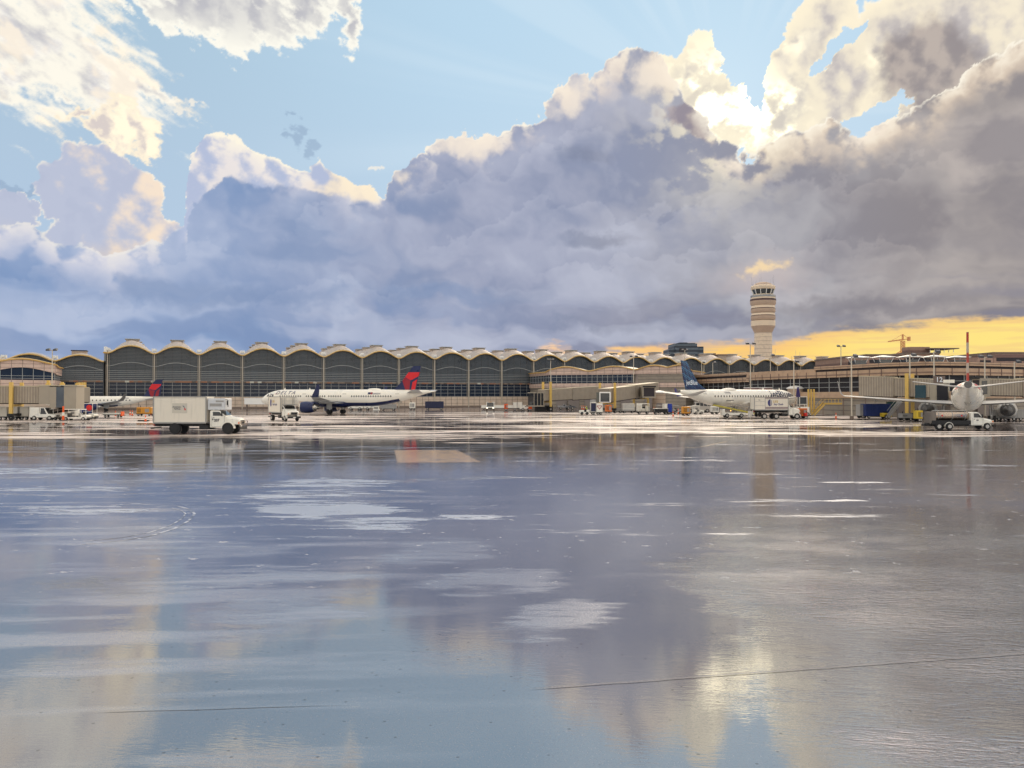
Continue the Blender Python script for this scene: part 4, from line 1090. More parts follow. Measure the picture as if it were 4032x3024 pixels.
        MB().prism([(-eng_x - .9, ez + r * .85), (-eng_x - 4.6, zw - .1), (-eng_x - 4.2, zw + dihed * eng_y * .8), (-eng_x - 2.4, zw + dihed * eng_y * .7)], s * eng_y - .16, s * eng_y + .16).build('pylon', em, e)
    # wing body fairing
    MB().loft([[(-x, R * w_ * math.cos(a), zc - R * .55 + R * h_ * math.sin(a)) for a in [2 * PI * i / 16 for i in range(16)]] for x, w_, h_ in ((wing_x - 2.4, .5, .3), (wing_x - .8, .92, .56), (wing_x + chord * .5, 1.0, .62), (wing_x + chord * 1.1, .92, .56), (wing_x + chord * 1.6, .45, .28))]).build('belly_fairing', belly[3] if belly else P_white, root, True)
    # fin: outline in (distance behind nose, height)
    fo = MB().prism([(-x, z) for x, z in fin], -.14, .14).build('vertical_fin', (cols or {}).get('fin', P_white), root)
    # tailplane
    sx, sc, ss_, sz, sd = stab
    for s in (-1, 1):
        r, c = section(min(sx + 1, L - .4))
        MB().loft([foil(sx, s * r * .4, sz, sc, .2), foil(sx + ss_ * .62, s * ss_, sz + sd, sc * .42, .08)]).build('horizontal_stabilizer', P_grey, root, True)
    # undercarriage
    gw = .55 if R > 1.8 else .45
    for s in (-1, 1):
        g = MB().cyl((-(wing_x + chord * .72), s * 3.3 * R / 2, gw), (-(wing_x + chord * .72), s * 3.1 * R / 2, zw), .16, .2, 10).build('main_gear_leg', P_silver, root)
        for dy in (-.42, .42):
            x, y = -(wing_x + chord * .72), s * 3.3 * R / 2 + dy; MB().lathe([(gw * .5, -.2), (gw * .96, -.19), (gw, -.1), (gw, .1), (gw * .96, .19), (gw * .5, .2)], 18, 'y', (x, y, gw)).build('wheel', P_tyre, g, True)
        MB().box(-(wing_x + chord * .72) - .7, -(wing_x + chord * .72) + .7, s * 3.3 * R / 2 + s * .12 - .03, s * 3.3 * R / 2 + s * .12 + .03, gw * 2.2, zw - .1).build('gear_door', P_grey, g)
    ng = MB().cyl((-NL * .95, 0, gw * .8), (-NL * .95, 0, zc - R * .8), .11, .14, 8).build('nose_gear_leg', P_silver, root)
    for dy in (-.25, .25): MB().lathe([(gw * .35, -.12), (gw * .7, -.11), (gw * .7, .11), (gw * .35, .12)], 14, 'y', (-NL * .95, dy, gw * .7)).build('wheel', P_tyre, ng, True)
    MB().lathe([(.02, 0), (.25, .02), (.02, .55)], 6, 'z', (-L * .3, 0, zc + R - .03)).build('antenna', P_white, root)
    MB().prism([(-L * .14, zc + R - .05), (-L * .14 - .5, zc + R - .05), (-L * .14 - .45, zc + R + .45), (-L * .14 - .3, zc + R + .45)], -.03, .03).build('antenna', P_white, root)
    root_info = dict(section=section, side=side, zc=zc, R=R, L=L)
    return root, fo, root_info
def radome(root, info, f=.62, w=1.0):
    x = f * info['L']; z = info['zc'] + info['R'] - .12
    MB().loft([[(-x + a * w * 2.1, b * w * .8, z + h) for a, b in [(math.cos(2 * PI * i / 14), math.sin(2 * PI * i / 14)) for i in range(14)]] if not h else [(-x + a * w * q * 2.1, b * w * .8 * q, z + h) for a, b in [(math.cos(2 * PI * i / 14), math.sin(2 * PI * i / 14)) for i in range(14)]] for h, q in ((0, 1), (.28, .8), (.42, .35))]).build('radome', P_white, root, True)
def fus_text(root, info, s, size, x0, z0, m, sd, **kw):
    fn = (lambda tx, ty: info['side'](x0 + tx, z0 + ty, sd, .035)) if sd > 0 else (lambda tx, ty: info['side'](x0 - tx, z0 + ty, sd, .035))
    return MB().text(s, size, fn, slices=7, **kw).build('lettering', m, root)
def emblem_on_fin(fo, polys, sides=(-1, 1)):
    for s in sides:
        b = MB()
        for k, (pl, _) in enumerate(polys): b.m(k).add([(-x, s * (.15 + .004 * k), z) for x, z in pl], [tuple(range(len(pl)))])
        b.build('tail_emblem', [m for _, m in polys], fo)
def heading(n, t): d = n - t; return math.atan2(d.y, d.x)

# --- long white jet with the navy and red tail (centre left)
nose, tail = G(1030, 192), G(1692, 180)
L = (nose - tail).length
k = lambda px: (px - 1030) / 662 * L * 1.0
zf = lambda y: CH + (HY - y) / F * 181.5
FIN = [(k(1555), 5.55), (k(1585), zf(1506)), (k(1599), zf(1488)), (k(1631), zf(1442)), (k(1660), zf(1441)), (k(1638), zf(1538)), (k(1600), 5.0)]
d1, fo, inf = airliner('passenger_jet', 'long white jet with navy and red tail, side on before the glass hall', L, 2.02, 5.9, 16.6, 15.2, 7.6, FIN, (k(1607), 4.2, 6.0, 5.0, .75), 14.6, 5.7, 1.32,
                   belly=(-.62, .42, .84, P_navy), window_rows=((.145, .275), (.305, .42), (.44, .515), (.575, .80)), win_gap=.62, doors=(.125, .29, .53, .83), loc=(nose.x, nose.y, 0), rotz=heading(nose, tail),
                   cols={'fin': P_navy}, engine_mat=P_navy, wlet_mat=P_navy)
q = lambda px, y: (k(px), zf(y))
emblem_on_fin(fo, [([q(1614, 1466), q(1655, 1466), q(1651, 1482), q(1622, 1498), q(1601, 1485)], P_red), ([q(1599, 1486), q(1621, 1499), q(1617, 1535), q(1602, 1535), q(1591, 1500)], P_dred), ([q(1629, 1505), q(1647, 1493), q(1638, 1535), q(1624, 1535)], P_red)])
radome(d1, inf, .685, .9)
fus_text(d1, inf, 'DELTA', 1.15, k(1144), inf['zc'] + 1.22, mat('lettering_grey', (92, 92, 112), .5), 1, bold=.012, sx=1.35, shear=.25, space=1.25)
b = MB().m(0).flat([(-.5, -.42), (0, .5), (.0, -.1)], lambda x, y: inf['side'](k(1108) + x, inf['zc'] + 1.22 + y, 1, .035)).m(1).flat([(0, -.1), (0, .5), (.5, -.42)], lambda x, y: inf['side'](k(1108) + x, inf['zc'] + 1.22 + y, 1, .035)); b.build('emblem', [P_red, P_dred], d1)
fus_text(d1, inf, 'N343DN', .55, k(1503), inf['zc'] + 1.0, mat('lettering_grey', (92, 92, 112), .5), 1, bold=.01)
MB().m(0).flat([(-.7, -.2), (0, -.2), (0, .3), (-.7, .3)], lambda x, y: inf['side'](k(1481) + x, inf['zc'] + 1.05 + y, 1, .035)).m(1).flat([(0.02, -.2), (.5, -.2), (.5, .3), (0.02, .3)], lambda x, y: inf['side'](k(1481) + x, inf['zc'] + 1.05 + y, 1, .035)).build('flag', [P_navy, P_dred], d1)
MB().bar(inf['side'](k(1202), inf['zc'] - 1.0, 1), inf['side'](k(1218), inf['zc'] - 1.0, 1), .12).build('cargo_handle', P_dred, d1)
MB().cyl((-L + .5, 0, 5.2), (-L - 1.6, 0, 5.5), .18, .05, 8).build('tail_cone_probe', P_white, d1)

# --- regional jet at the far left
nose, tail = G(178, 208), G(606, 221)
L = (nose - tail).length
D_ = 220; k2 = lambda px: (px - 178) / 428 * L; zf2 = lambda y: CH + (HY - y) / F * D_
FIN2 = [(k2(548), 3.9), (k2(566), 4.5), (k2(584), zf2(1530)), (k2(612), zf2(1496)), (k2(643), zf2(1494)), (k2(632), zf2(1560)), (k2(590), 3.7)]
d2, fo2, inf2 = airliner('regional_jet', 'small white regional jet with navy and red tail behind the left jet bridge', L, 1.42, 4.25, 12.4, 11.0, 5.0, FIN2, (L - 2.6, 2.4, 4.6, 3.3, .3), 9.0, 4.2, .85,
                     belly=(-.70, .36, .62, P_navy), window_rows=((.18, .80),), win_gap=.92, doors=(.15,), loc=(nose.x, nose.y, 0), rotz=heading(nose, tail), cols={'fin': P_navy}, engine_mat=P_navy, winglet='small', wlet_mat=P_dgrey, tail_len=9)
q = lambda px, y: (k2(px), zf2(y))
emblem_on_fin(fo2, [([q(597, 1512), q(638, 1512), q(632, 1520), q(612, 1536), q(584, 1532)], P_red), ([q(583, 1534), q(609, 1538), q(604, 1562), q(592, 1562)], P_dred), ([q(616, 1540), q(631, 1530), q(624, 1562), q(610, 1562)], P_dred)])
fus_text(d2, inf2, 'N275SY', .5, k2(490), inf2['zc'] + .85, mat('lettering_grey', (92, 92, 112), .5), 1, bold=.01)

# --- white jet with the blue plaid tail (right of centre)
tail, nose = G(2672, 153), G(3128, 176)
L = (nose - tail).length; hd = heading(nose, tail)
def at_len(px):                                        # distance behind the nose of the point of the axis seen in column px
    u = (px - CX) / F; d = tail - nose; t = (u * nose.y - nose.x) / (d.x - u * d.y); return t * L
def zfx(px, y):
    u = at_len(px) / L; D = nose.y + (tail.y - nose.y) * u; return CH + (HY - y) / F * D
q = lambda px, y: (at_len(px), zfx(px, y))
FIN3 = [q(2779, 1534), q(2752, 1512), q(2737, 1490), q(2702, 1422), q(2682, 1419), q(2690, 1480), q(2701, 1536), (at_len(2740), 5.1)]
P_jblue = bpy.data.materials.new('blue_plaid_paint'); P_jblue.use_nodes = True; t_ = P_jblue.node_tree; V.tree = t_
b_ = t_.nodes['Principled BSDF']; tc_ = t_.nodes.new('ShaderNodeTexCoord'); s_ = t_.nodes.new('ShaderNodeSeparateXYZ'); t_.links.new(tc_.outputs['Object'], s_.inputs[0])
X_, Z_ = V(s_.outputs[0]), V(s_.outputs[2])
def lines(v, period, w, off=0.0):
    fr = V._m('FRACT', v / period + 100.0 + off); return ss((fr - .5).abs() * period, w, w * .4)
la = lines(X_ * .45 + Z_, 1.25, .10).max(lines(X_ * .45 + Z_, 1.25, .05, .28)).max(lines(X_ + Z_ * .52, .95, .07)).max(lines(X_ + Z_ * .52, .95, .04, .35))
base_ = mix(noise(V(tc_.outputs['Object']), .5, 2), lin(8, 18, 58), lin(16, 36, 88))
c_ = mix(la * ss(Z_, 5.4, 7.6, .25, 1.0) * .7, base_, lin(70, 140, 182)); t_.links.new(c_.s, b_.inputs['Base Color']); b_.inputs['Roughness'].default_value = .3
d3, fo3, inf3 = airliner('passenger_jet', 'white jet with dark blue plaid tail, parked tail toward the viewer right of centre', L, 1.78, 5.75, 15.2, 13.2, 6.0, FIN3, (L - 5.0, 3.6, 6.2, 4.5, .9), 11.5, 5.0, 1.2,
                     window_rows=((.20, .78),), win_gap=.88, doors=(.13, .835), loc=(nose.x, nose.y, 0), rotz=hd, cols={'fin': P_jblue}, winglet='small', wlet_mat=mat('violet_blue_paint', (52, 44, 108), .35), tail_len=12)
radome(d3, inf3, .60, 1.1)
TW = mat('white_lettering', (226, 232, 238), .5)
for s in (-1, 1):
    x0, z0 = at_len(2722.5), zfx(2722, 1507)
    MB().text('jetBlue', 1.32, (lambda tx, ty: (-x0 + tx * (1 if s < 0 else -1), s * .162, z0 + ty)), bold=.02, sx=.92).build('tail_lettering', TW, fo3)
JT = mat('slate_lettering', (60, 58, 84), .5)
fus_text(d3, inf3, 'jetBlue', 2.35, at_len(3050), inf3['zc'] + .72, JT, -1, bold=.035, sx=1.15)
fus_text(d3, inf3, 'N3065J', .62, at_len(2843), inf3['zc'] + 1.1, mat('lettering_grey', (92, 92, 112), .5), -1)
MB().m(0).flat([(-1.2, -.2), (1.2, -.2), (1.2, .1), (-1.2, .1)], lambda x, y: inf3['side'](at_len(2848) + x, inf3['zc'] - .5 + y, -1, .03)).build('cargo_door_line', P_line, d3)
MB().hexa([inf3['side'](at_len(2840), 3.0, -1, 0), inf3['side'](at_len(2856), 3.0, -1, 0), Vector(inf3['side'](at_len(2856), 3.0, -1, 1.3)), Vector(inf3['side'](at_len(2840), 3.0, -1, 1.3)), inf3['side'](at_len(2840), 3.15, -1, 0), inf3['side'](at_len(2856), 3.15, -1, 0), Vector(inf3['side'](at_len(2856), 3.4, -1, 1.3)), Vector(inf3['side'](at_len(2840), 3.4, -1, 1.3))]).build('open_cargo_door', P_white, d3)
MB().cyl((-L + .25, 0, 5.35), (-L - .35, 0, 5.4), .3, .2, 12).build('tail_exhaust', P_dgrey, d3)

# --- jet seen from behind at the right
tl, ns = G(3812, 104), G(3803, 152)
L = (ns - tl).length; zt = 5.95 * 1.1
zz = lambda y, D=107: CH + (HY - y) / F * D
FIN4 = [(L - 11, zt - .5), (L - 4.6, zz(1312)), (L - 1.9, zz(1310)), (L - 3.0, zt - .8)]
P_stripe = stripes('red_white_tail_stripes', (178, 66, 56), (186, 172, 158), 2, .36, .5, soft=.03)  # red and white dulled so the stripes carry the haze
d4, fo4, inf4 = airliner('passenger_jet', 'jet seen tail on at the right edge, thin red striped fin', L, 2.2, zt, 19.0, 17.0, 8.2, FIN4, (L - 6.0, 4.2, 6.7, 5.6, .85), 14.8, 6.1, 1.5,
                     window_rows=((.15, .8),), win_gap=1.1, doors=(.13, .85), loc=(ns.x, ns.y, 0), rotz=heading(ns, tl), cols={'fin': P_stripe}, engine_mat=P_silver, wlet_mat=P_silver, dihed=.075, sweep=.44, group=None, scale_dark=True)
# red and grey patches either side of the tail cone
for s in (-1, 1):
    for nm, mm, x0, x1, a0, a1 in (('red_tail_panel', P_red, L - 9.5, L - 4.6, .30, .78), ('grey_tail_panel', P_silver, L - 12, L - 9.5, .1, .75)):
        R_ = []
        for i in range(7):
            x = x0 + (x1 - x0) * i / 6; r, c = inf4['section'](x)
            R_.append([inf4['side'](x, c + r * (a0 + (a1 - a0) * j / 6), s, .03) for j in range(7)])
        MB().loft(R_, caps=False, closed=False).build(nm, mm, d4, True)
MB().lathe([(.46, -L - .3), (.5, -L + .3)], 16, 'x', (0, 0, inf4['section'](L - .2)[1])).build('tail_exhaust', P_dgrey, d4)
MB().box(-L + 3.8, -L + 4.5, 1.6, 3.0, zt - .25, zt + .2).build('white_access_panel', P_white, d4)
# ------------------------------------------------------------------ ground vehicles and apron equipment (forward = +x, wheels on z=0)
C_white = mat('vehicle_white', (232, 228, 216), .35, var=.08, scale=.9, streak=.15)
C_box = mat('box_body_white', (222, 214, 198), .5, var=.05, scale=.5, streak=.12)
C_grey = mat('vehicle_grey', (150, 148, 144), .45)
C_black = mat('chassis_black', (26, 26, 28), .6)
C_tyre = P_tyre
C_rim = mat('wheel_rim', (176, 172, 166), .35, metal=.4)
C_glass = mat('vehicle_glass', (.02, .024, .03), .08, spec=.8)
C_blue = mat('container_blue', (24, 46, 104), .45, var=.2)
C_navy = mat('deep_navy', (26, 32, 66), .5)
C_orange = mat('safety_orange', (232, 92, 28), .5)
C_amber = mat('equipment_amber', (206, 140, 40), .5, var=.25, scale=1.5)
C_red = mat('signal_red', (206, 36, 30), .5)
C_yellow = mat('equipment_yellow', (214, 182, 48), .5)
C_chrome = mat('chrome', (176, 160, 146), .2, metal=.95, var=.04)
C_tarp = mat('tarpaulin_grey', (186, 184, 178), .6, var=.2, scale=2)
C_jet = stripes('ribbed_bridge_wall', (168, 156, 138), (144, 132, 118), 0, 2.2, .5, rough=.6, soft=.15)
C_jet2 = mat('bridge_plain_wall', (158, 148, 132), .6, var=.1)
C_post = mat('pole_yellow', (212, 176, 92), .5)
C_skin = mat('skin', (150, 100, 76), .6); C_hivis = mat('hi_vis_yellow', (206, 230, 60), .6); C_cloth = mat('dark_clothing', (40, 44, 56), .8)

def wheel(root, x, y, r, w=.28, dual=False, rim=True, name='wheel'):
    s = 1 if y > 0 else -1
    o = MB().lathe([(r * .55, -w / 2), (r * .93, -w / 2), (r, -w * .32), (r, w * .32), (r * .93, w / 2), (r * .55, w / 2)], 20, 'y', (0, 0, 0)).build(name, C_tyre, root, True); o.location = (x, y, r)
    if rim: MB().lathe([(r * .56, -.03), (r * .5, -.02), (r * .2, .03), (.02, .05)][::1], 14, 'y', (0, 0, 0)).build('rim', C_rim, o, True).location = (0, -(w / 2 + .012) if y < 0 else (w / 2 - .038), 0)
    return o
def cab_profile(x0, hood, z0, zb, zt, xf):            # side outline of a bonneted cab
    return [(x0, z0), (xf, z0), (xf, z0 + (zb - z0) * .75), (xf - .15, zb - .08), (xf - hood, zb + .12), (xf - hood - .75, zt - .1), (xf - hood - 1.05, zt), (x0, zt)]
def bonnet_cab(root, x0, xf, z0, zb, zt, w, hood, m=C_white):
    """cab body, bonnet, glass, doors lines, mirrors, lights, grille"""
    xa = xf - hood                                     # windscreen foot
    MB().prism([(x0, z0), (xa, z0), (xa, zb + .1), (xa - .12, zb + .14), (xa - .72, zt - .06), (xa - .95, zt), (x0 + .08, zt), (x0, zt - .1)], -w / 2, w / 2).build('cab', m, root, bevel=.05)
    hb = MB()
    hb.loft([[(xa + .003, y, z) for y, z in ((-w * .48, z0 + .35), (w * .48, z0 + .35), (w * .48, zb - .12), (w * .36, zb + .08), (-w * .36, zb + .08), (-w * .48, zb - .12))],
             [(xf - .25, y, z) for y, z in ((-w * .46, z0 + .35), (w * .46, z0 + .35), (w * .46, zb - .32), (w * .30, zb - .14), (-w * .30, zb - .14), (-w * .46, zb - .32))],
             [(xf, y, z) for y, z in ((-w * .42, z0 + .40), (w * .42, z0 + .40), (w * .42, zb - .5), (w * .28, zb - .3), (-w * .28, zb - .3), (-w * .42, zb - .5))]])
    hb.build('bonnet', m, root, bevel=.04)
    MB().prism([(xa - .10, zb + .18), (xa - .70, zt - .12), (xa - .67, zt - .09), (xa - .07, zb + .20)], -w * .44, w * .44).build('windscreen', C_glass, root)
    for s in (-1, 1):
        MB().prism([(x0 + .35, zb + .14), (xa - .32, zb + .14), (xa - .78, zt - .16), (x0 + .35, zt - .16)], s * w / 2 - .01, s * (w / 2 + .012)).build('side_window', C_glass, root)
        b = MB(); xd = xa - .15
        for q in ((x0 + .22, z0 + .1, x0 + .22, zb + .1), (xd, z0 + .1, xd, zb + .1), (x0 + .22, z0 + .1, xd, z0 + .1)): b.bar((q[0], s * (w / 2 + .004), q[1]), (q[2], s * (w / 2 + .004), q[3]), .03)
        d = b.build('door', C_grey, root); MB().box(x0 + .34, x0 + .52, s * (w / 2 + .01) - .02, s * (w / 2 + .01) + .02, zb - .12, zb - .06).build('handle', C_black, d)
        MB().bar((xa - .45, s * w / 2, zb + .2), (xa - .38, s * (w / 2 + .25), zb + .25), .05).box(xa - .45, xa - .33, s * (w / 2 + .25) - .06, s * (w / 2 + .25) + .06, zb + .1, zb + .6).build('mirror', C_black, root)
        MB().box(xf - .06, xf + .04, s * w * .36 - .18, s * w * .36 + .18, z0 + .5, z0 + .72).build('headlight', mat('headlight_lens', (230, 220, 200), .1), root)
        MB().box(xf - .14, xf - .02, s * w * .45 - .05, s * w * .45 + .06, z0 + .45, z0 + .62).build('indicator', mat('indicator_amber', (230, 110, 30), .3), root)
    MB().box(xf - .05, xf + .06, -w * .26, w * .26, z0 + .42, zb - .42).build('grille', C_black, root)
def box_truck(label, Lc, cab_x, cab_f, box_x0, box_x1, z0, z1, w=2.5, hood=1.5, zt=2.75, zb=1.95, r=.6, rear=1.9, front=None, group=None, box_mat=C_box, scissor=False, name='box_truck'):
    t = thing(name, label, 'truck', (0, 0, 0), 0, group)
    b = MB().rbox(box_x0, box_x1, -w / 2, w / 2, z0, z1, .04); body = b.build('box_body', box_mat, t)
    b = MB()
    for x in (box_x0 + .03, box_x1 - .03):
        for s in (-1, 1): b.box(x - .07, x + .07, s * (w / 2) - .04, s * (w / 2) + .04, z0 - .02, z1 + .02)
    for s in (-1, 1): b.box(box_x0, box_x1, s * (w / 2) - .05, s * (w / 2) + .035, z1 - .02, z1 + .08); b.box(box_x0, box_x1, s * (w / 2) - .05, s * (w / 2) + .035, z0 - .16, z0 - .002)
    b.build('box_frame', C_grey, body)
    b = MB()
    for s in (-1, 1): b.box(box_x0 - .2, cab_f - .6, s * .42 - .08, s * .42 + .08, z0 - .5, z0 - .17)
    b.box(box_x0 + .1, box_x1 - .1, -w * .42, w * .42, z0 - .32, z0 - .17)
    if scissor:
        for s in (-1, 1): b.bar((box_x0 + .4, s * .8, z0 - .1), (box_x1 - .6, s * .8, z0 - .55), .12); b.bar((box_x0 + .4, s * .8, z0 - .55), (box_x1 - .6, s * .8, z0 - .1), .12)
    b.build('chassis', C_black, t)
    MB().box(cab_x - 1.2, cab_x - .2, -w / 2 + .05, -w / 2 + .5, .55, 1.05).build('fuel_tank', C_black, t); MB().box(cab_x - 1.2, cab_x - .2, w / 2 - .5, w / 2 - .05, .55, 1.05).build('battery_box', C_black, t)
    bonnet_cab(t, cab_x, cab_f, .78, zb, zt, w * .88, hood)
    MB().box(cab_f - .05, cab_f + .16, -w * .47, w * .47, .55, .88).build('front_bumper', C_black, t)
    fx = front if front is not None else cab_f - 1.05
    for s in (-1, 1):
        wheel(t, fx, s * (w / 2 - .2), r); wheel(t, box_x0 + rear, s * (w / 2 - .18), r, .5)
        q = [(fx + (r + .14) * math.cos(a), r + (r + .14) * math.sin(a)) for a in [PI * k / 8 for k in range(9)]] + [(fx - (r + .02) * math.cos(a), r + (r + .02) * math.sin(a)) for a in [PI * k / 8 for k in range(9)]]
        MB().prism(q, s * (w / 2 - .42), s * (w / 2 - .0)).build('wheel_arch', C_white, t)
        MB().box(box_x0 - .05, box_x0 + .03, s * .9 - .15, s * .9 + .15, z0 - .42, z0 - .28).build('tail_light', C_red, t)
    MB().box(box_x0 - .35, box_x0 - .1, -w * .45, w * .45, .62, .8).build('rear_bumper', C_black, t)
    return t, body
def decal(parent, name, x, z, y, s, fn, mats):
    """fn(mb, put): put(tx, tz) maps flat coordinates onto the side of a vehicle; s=-1 is the right hand side"""
    mb = MB(); fn(mb, lambda tx, tz: (x + (tx if s < 0 else -tx), y, z + tz)); return mb.build(name, mats, parent)

# ---- catering truck with the number 207
D = 90.0; kk = D / F
t1, body = box_truck('big white box truck numbered 207 driving across the wet apron in the foreground', 10.5, 6.92, 10.35, .35, 6.55, 1.42, 4.36, 2.5, 1.55, 2.78, 2.02, .68, 2.55, 9.05)
p = G(592, D); t1.location = (p.x, p.y + 1.25, 0)
u = MB().m(0).rbox(6.6, 8.7, -1.1, 1.1, 2.86, 4.18, .08).m(1).box(6.9, 8.3, -1.108, -1.1, 3.25, 3.6).m(1).box(7.6, 8.55, -1.109, -1.1, 3.75, 3.95)
u.build('refrigeration_unit', [mat('reefer_white', (200, 202, 204), .45), C_grey], t1)
MB().bar((8.7, -1.0, 4.1), (9.0, -1.0, 4.0), .07).bar((9.0, -1.0, 4.0), (9.0, -1.0, 3.2), .07).bar((8.95, -1.05, 3.9), (8.95, -1.05, 3.4), .14).build('hose_bracket', C_black, t1)
decal(body, 'sign_panel', 3.45, 3.05, -1.263, -1, lambda m, f: m.flat([(-.88, -.58), (.88, -.58), (.88, .58), (-.88, .58)], f), mat('sign_grey', (196, 190, 176), .5))
LT = mat('lettering_dark', (70, 70, 78), .5)
decal(body, 'lettering', 3.1, 3.2, -1.272, -1, lambda m, f: m.text('American', .25, f, bold=.006), LT)
decal(body, 'lettering', 3.18, 2.97, -1.272, -1, lambda m, f: m.text('Airlines', .25, f, bold=.006), LT)
decal(body, 'emblem', 3.98, 3.07, -1.274, -1, lambda m, f: (m.m(0).flat([(-.22, .30), (-.04, .25), (.06, .08), (-.10, .14)], f), m.m(1).flat([(-.02, .10), (.08, .06), (.06, -.02), (-.05, .04)], f), m.m(2).flat([(-.02, -.05), (.10, .0), (.22, -.26), (.02, -.24)], f)), [mat('slate_blue', (90, 100, 118), .5), C_grey, C_red])
decal(t1, 'door_number', 7.72, 1.62, -1.118, -1, lambda m, f: m.text('207', .42, f, bold=.02), LT)
decal(t1, 'door_badge', 7.26, 1.74, -1.116, -1, lambda m, f: m.flat([(-.07, -.09), (.07, -.09), (.07, .09), (-.07, .09)], f), C_black)
MB().bar((10.45, -1.0, .8), (10.62, -1.0, 1.5), .06).bar((10.45, 1.0, .8), (10.62, 1.0, 1.5), .06).bar((10.62, -1.0, 1.5), (10.62, 1.0, 1.5), .06).bar((10.6, -1, 1.15), (10.6, 1, 1.15), .06).build('bull_bar', C_chrome, t1)

for w_ in t1.children:
    if w_.name.startswith('wheel'):
        for r_ in w_.children: r_.data.materials[0] = C_black
# ---- catering trucks
def chef_logo(body, x, z, y, s, k=1.0, num=None):
    PU = mat('logo_indigo', (52, 52, 112), .5); GO = mat('logo_gold', (190, 160, 84), .5)
    def disc(m, f):
        n = 28; R = .72 * k
        for i in range(7):                              # left half solid, right half in bars
            pass
        m.flat([(R * .62 * math.cos(a), R * math.sin(a)) for a in [PI / 2 + PI * i / n for i in range(n + 1)]], f)
        for i in range(6):
            za, zb = R - 2 * R * (i + .0) / 6, R - 2 * R * (i + .55) / 6
            xa = R * .62 * math.sqrt(max(0, 1 - (za / R) ** 2)); xb = R * .62 * math.sqrt(max(0, 1 - (zb / R) ** 2)); m.flat([(0, zb), (xb, zb), (xa, za), (0, za)], f)
    decal(body, 'emblem', x, z, y, s, disc, PU)
    decal(body, 'lettering', x + (-s) * 1.15 * k, z + .26 * k, y, s, lambda m, f: m.text('LSG', .62 * k, f, bold=.02), GO)
    decal(body, 'lettering', x + (-s) * 1.75 * k, z - .32 * k, y, s, lambda m, f: m.text('Sky Chefs', .50 * k, f, bold=.012), PU)
t2, body = box_truck('white catering truck with a blue striped disc, parked beside the jet with the plaid tail', 8.6, 6.55, 8.75, 0, 6.45, 1.85, 4.15, 2.5, 1.25, 2.85, 2.1, .56, 4.15, 8.1, scissor=True, name='catering_truck')
D = 147; p = G(2962, D); t2.location = (p.x, p.y, 0)
MB().m(0).box(2.08, 6.42, -1.262, -1.253, 3.88, 4.12).m(0).box(2.08, 6.42, -1.262, -1.253, 1.95, 2.33).m(1).box(2.0, 2.08, -1.275, -1.253, 1.8, 4.2).build('body_bands', [mat('band_taupe', (148, 134, 132), .5), C_grey], body)
b = MB()
for z in (2.6, 3.3): b.box(.15, 1.95, -1.262, -1.253, z, z + .05)
b.build('shutter_lines', C_grey, body)
decal(body, 'side_number', .95, 3.6, -1.262, -1, lambda m, f: m.text('71', .36, f, bold=.01), LT)
chef_logo(body, 2.95, 3.1, -1.266, -1, .92)
MB().box(-.75, -.1, -.9, .3, .4, 1.5).box(-.5, -.1, -1.1, 1.1, .5, .7).bar((-.7, -1, .5), (-.05, -1, 2.1), .1).build('tail_lift', mat('lift_white', (206, 200, 190), .5), t2)
wheel(t2, 1.9, -1.05, .56, .5)

t3, body = box_truck('white catering truck facing the viewer at an angle, in front of the long jet nose', 7.5, 5.4, 8.1, 0, 5.3, 1.6, 4.25, 2.5, 1.35, 2.75, 2.0, .52, 1.5, 7.0, name='catering_truck')
D = 137; p = G(1086, D + 3); t3.location = (p.x, p.y - .4, 0); t3.rotation_euler = (0, 0, math.radians(-50))
chef_logo(body, 1.2, 3.2, -1.27, -1, .95)
b = MB()
for x in (5.35, 6.3, 7.0):
    for s in (-1, 1): b.bar((x, s * 1.0, 2.95), (x, s * 1.0, 4.15), .06)
for z in (2.95, 3.55, 4.15):
    for s in (-1, 1): b.bar((5.35, s * 1.0, z), (7.0, s * 1.0, z), .06)
    b.bar((7.0, -1, z), (7.0, 1, z), .06)
b.build('platform_railing', C_grey, t3); MB().box(5.35, 7.1, -1.05, 1.05, 2.84, 2.93).build('platform', C_grey, t3)
MB().box(8.24, 8.27, -.25, .25, .62, .80).build('number_plate', C_white, t3)

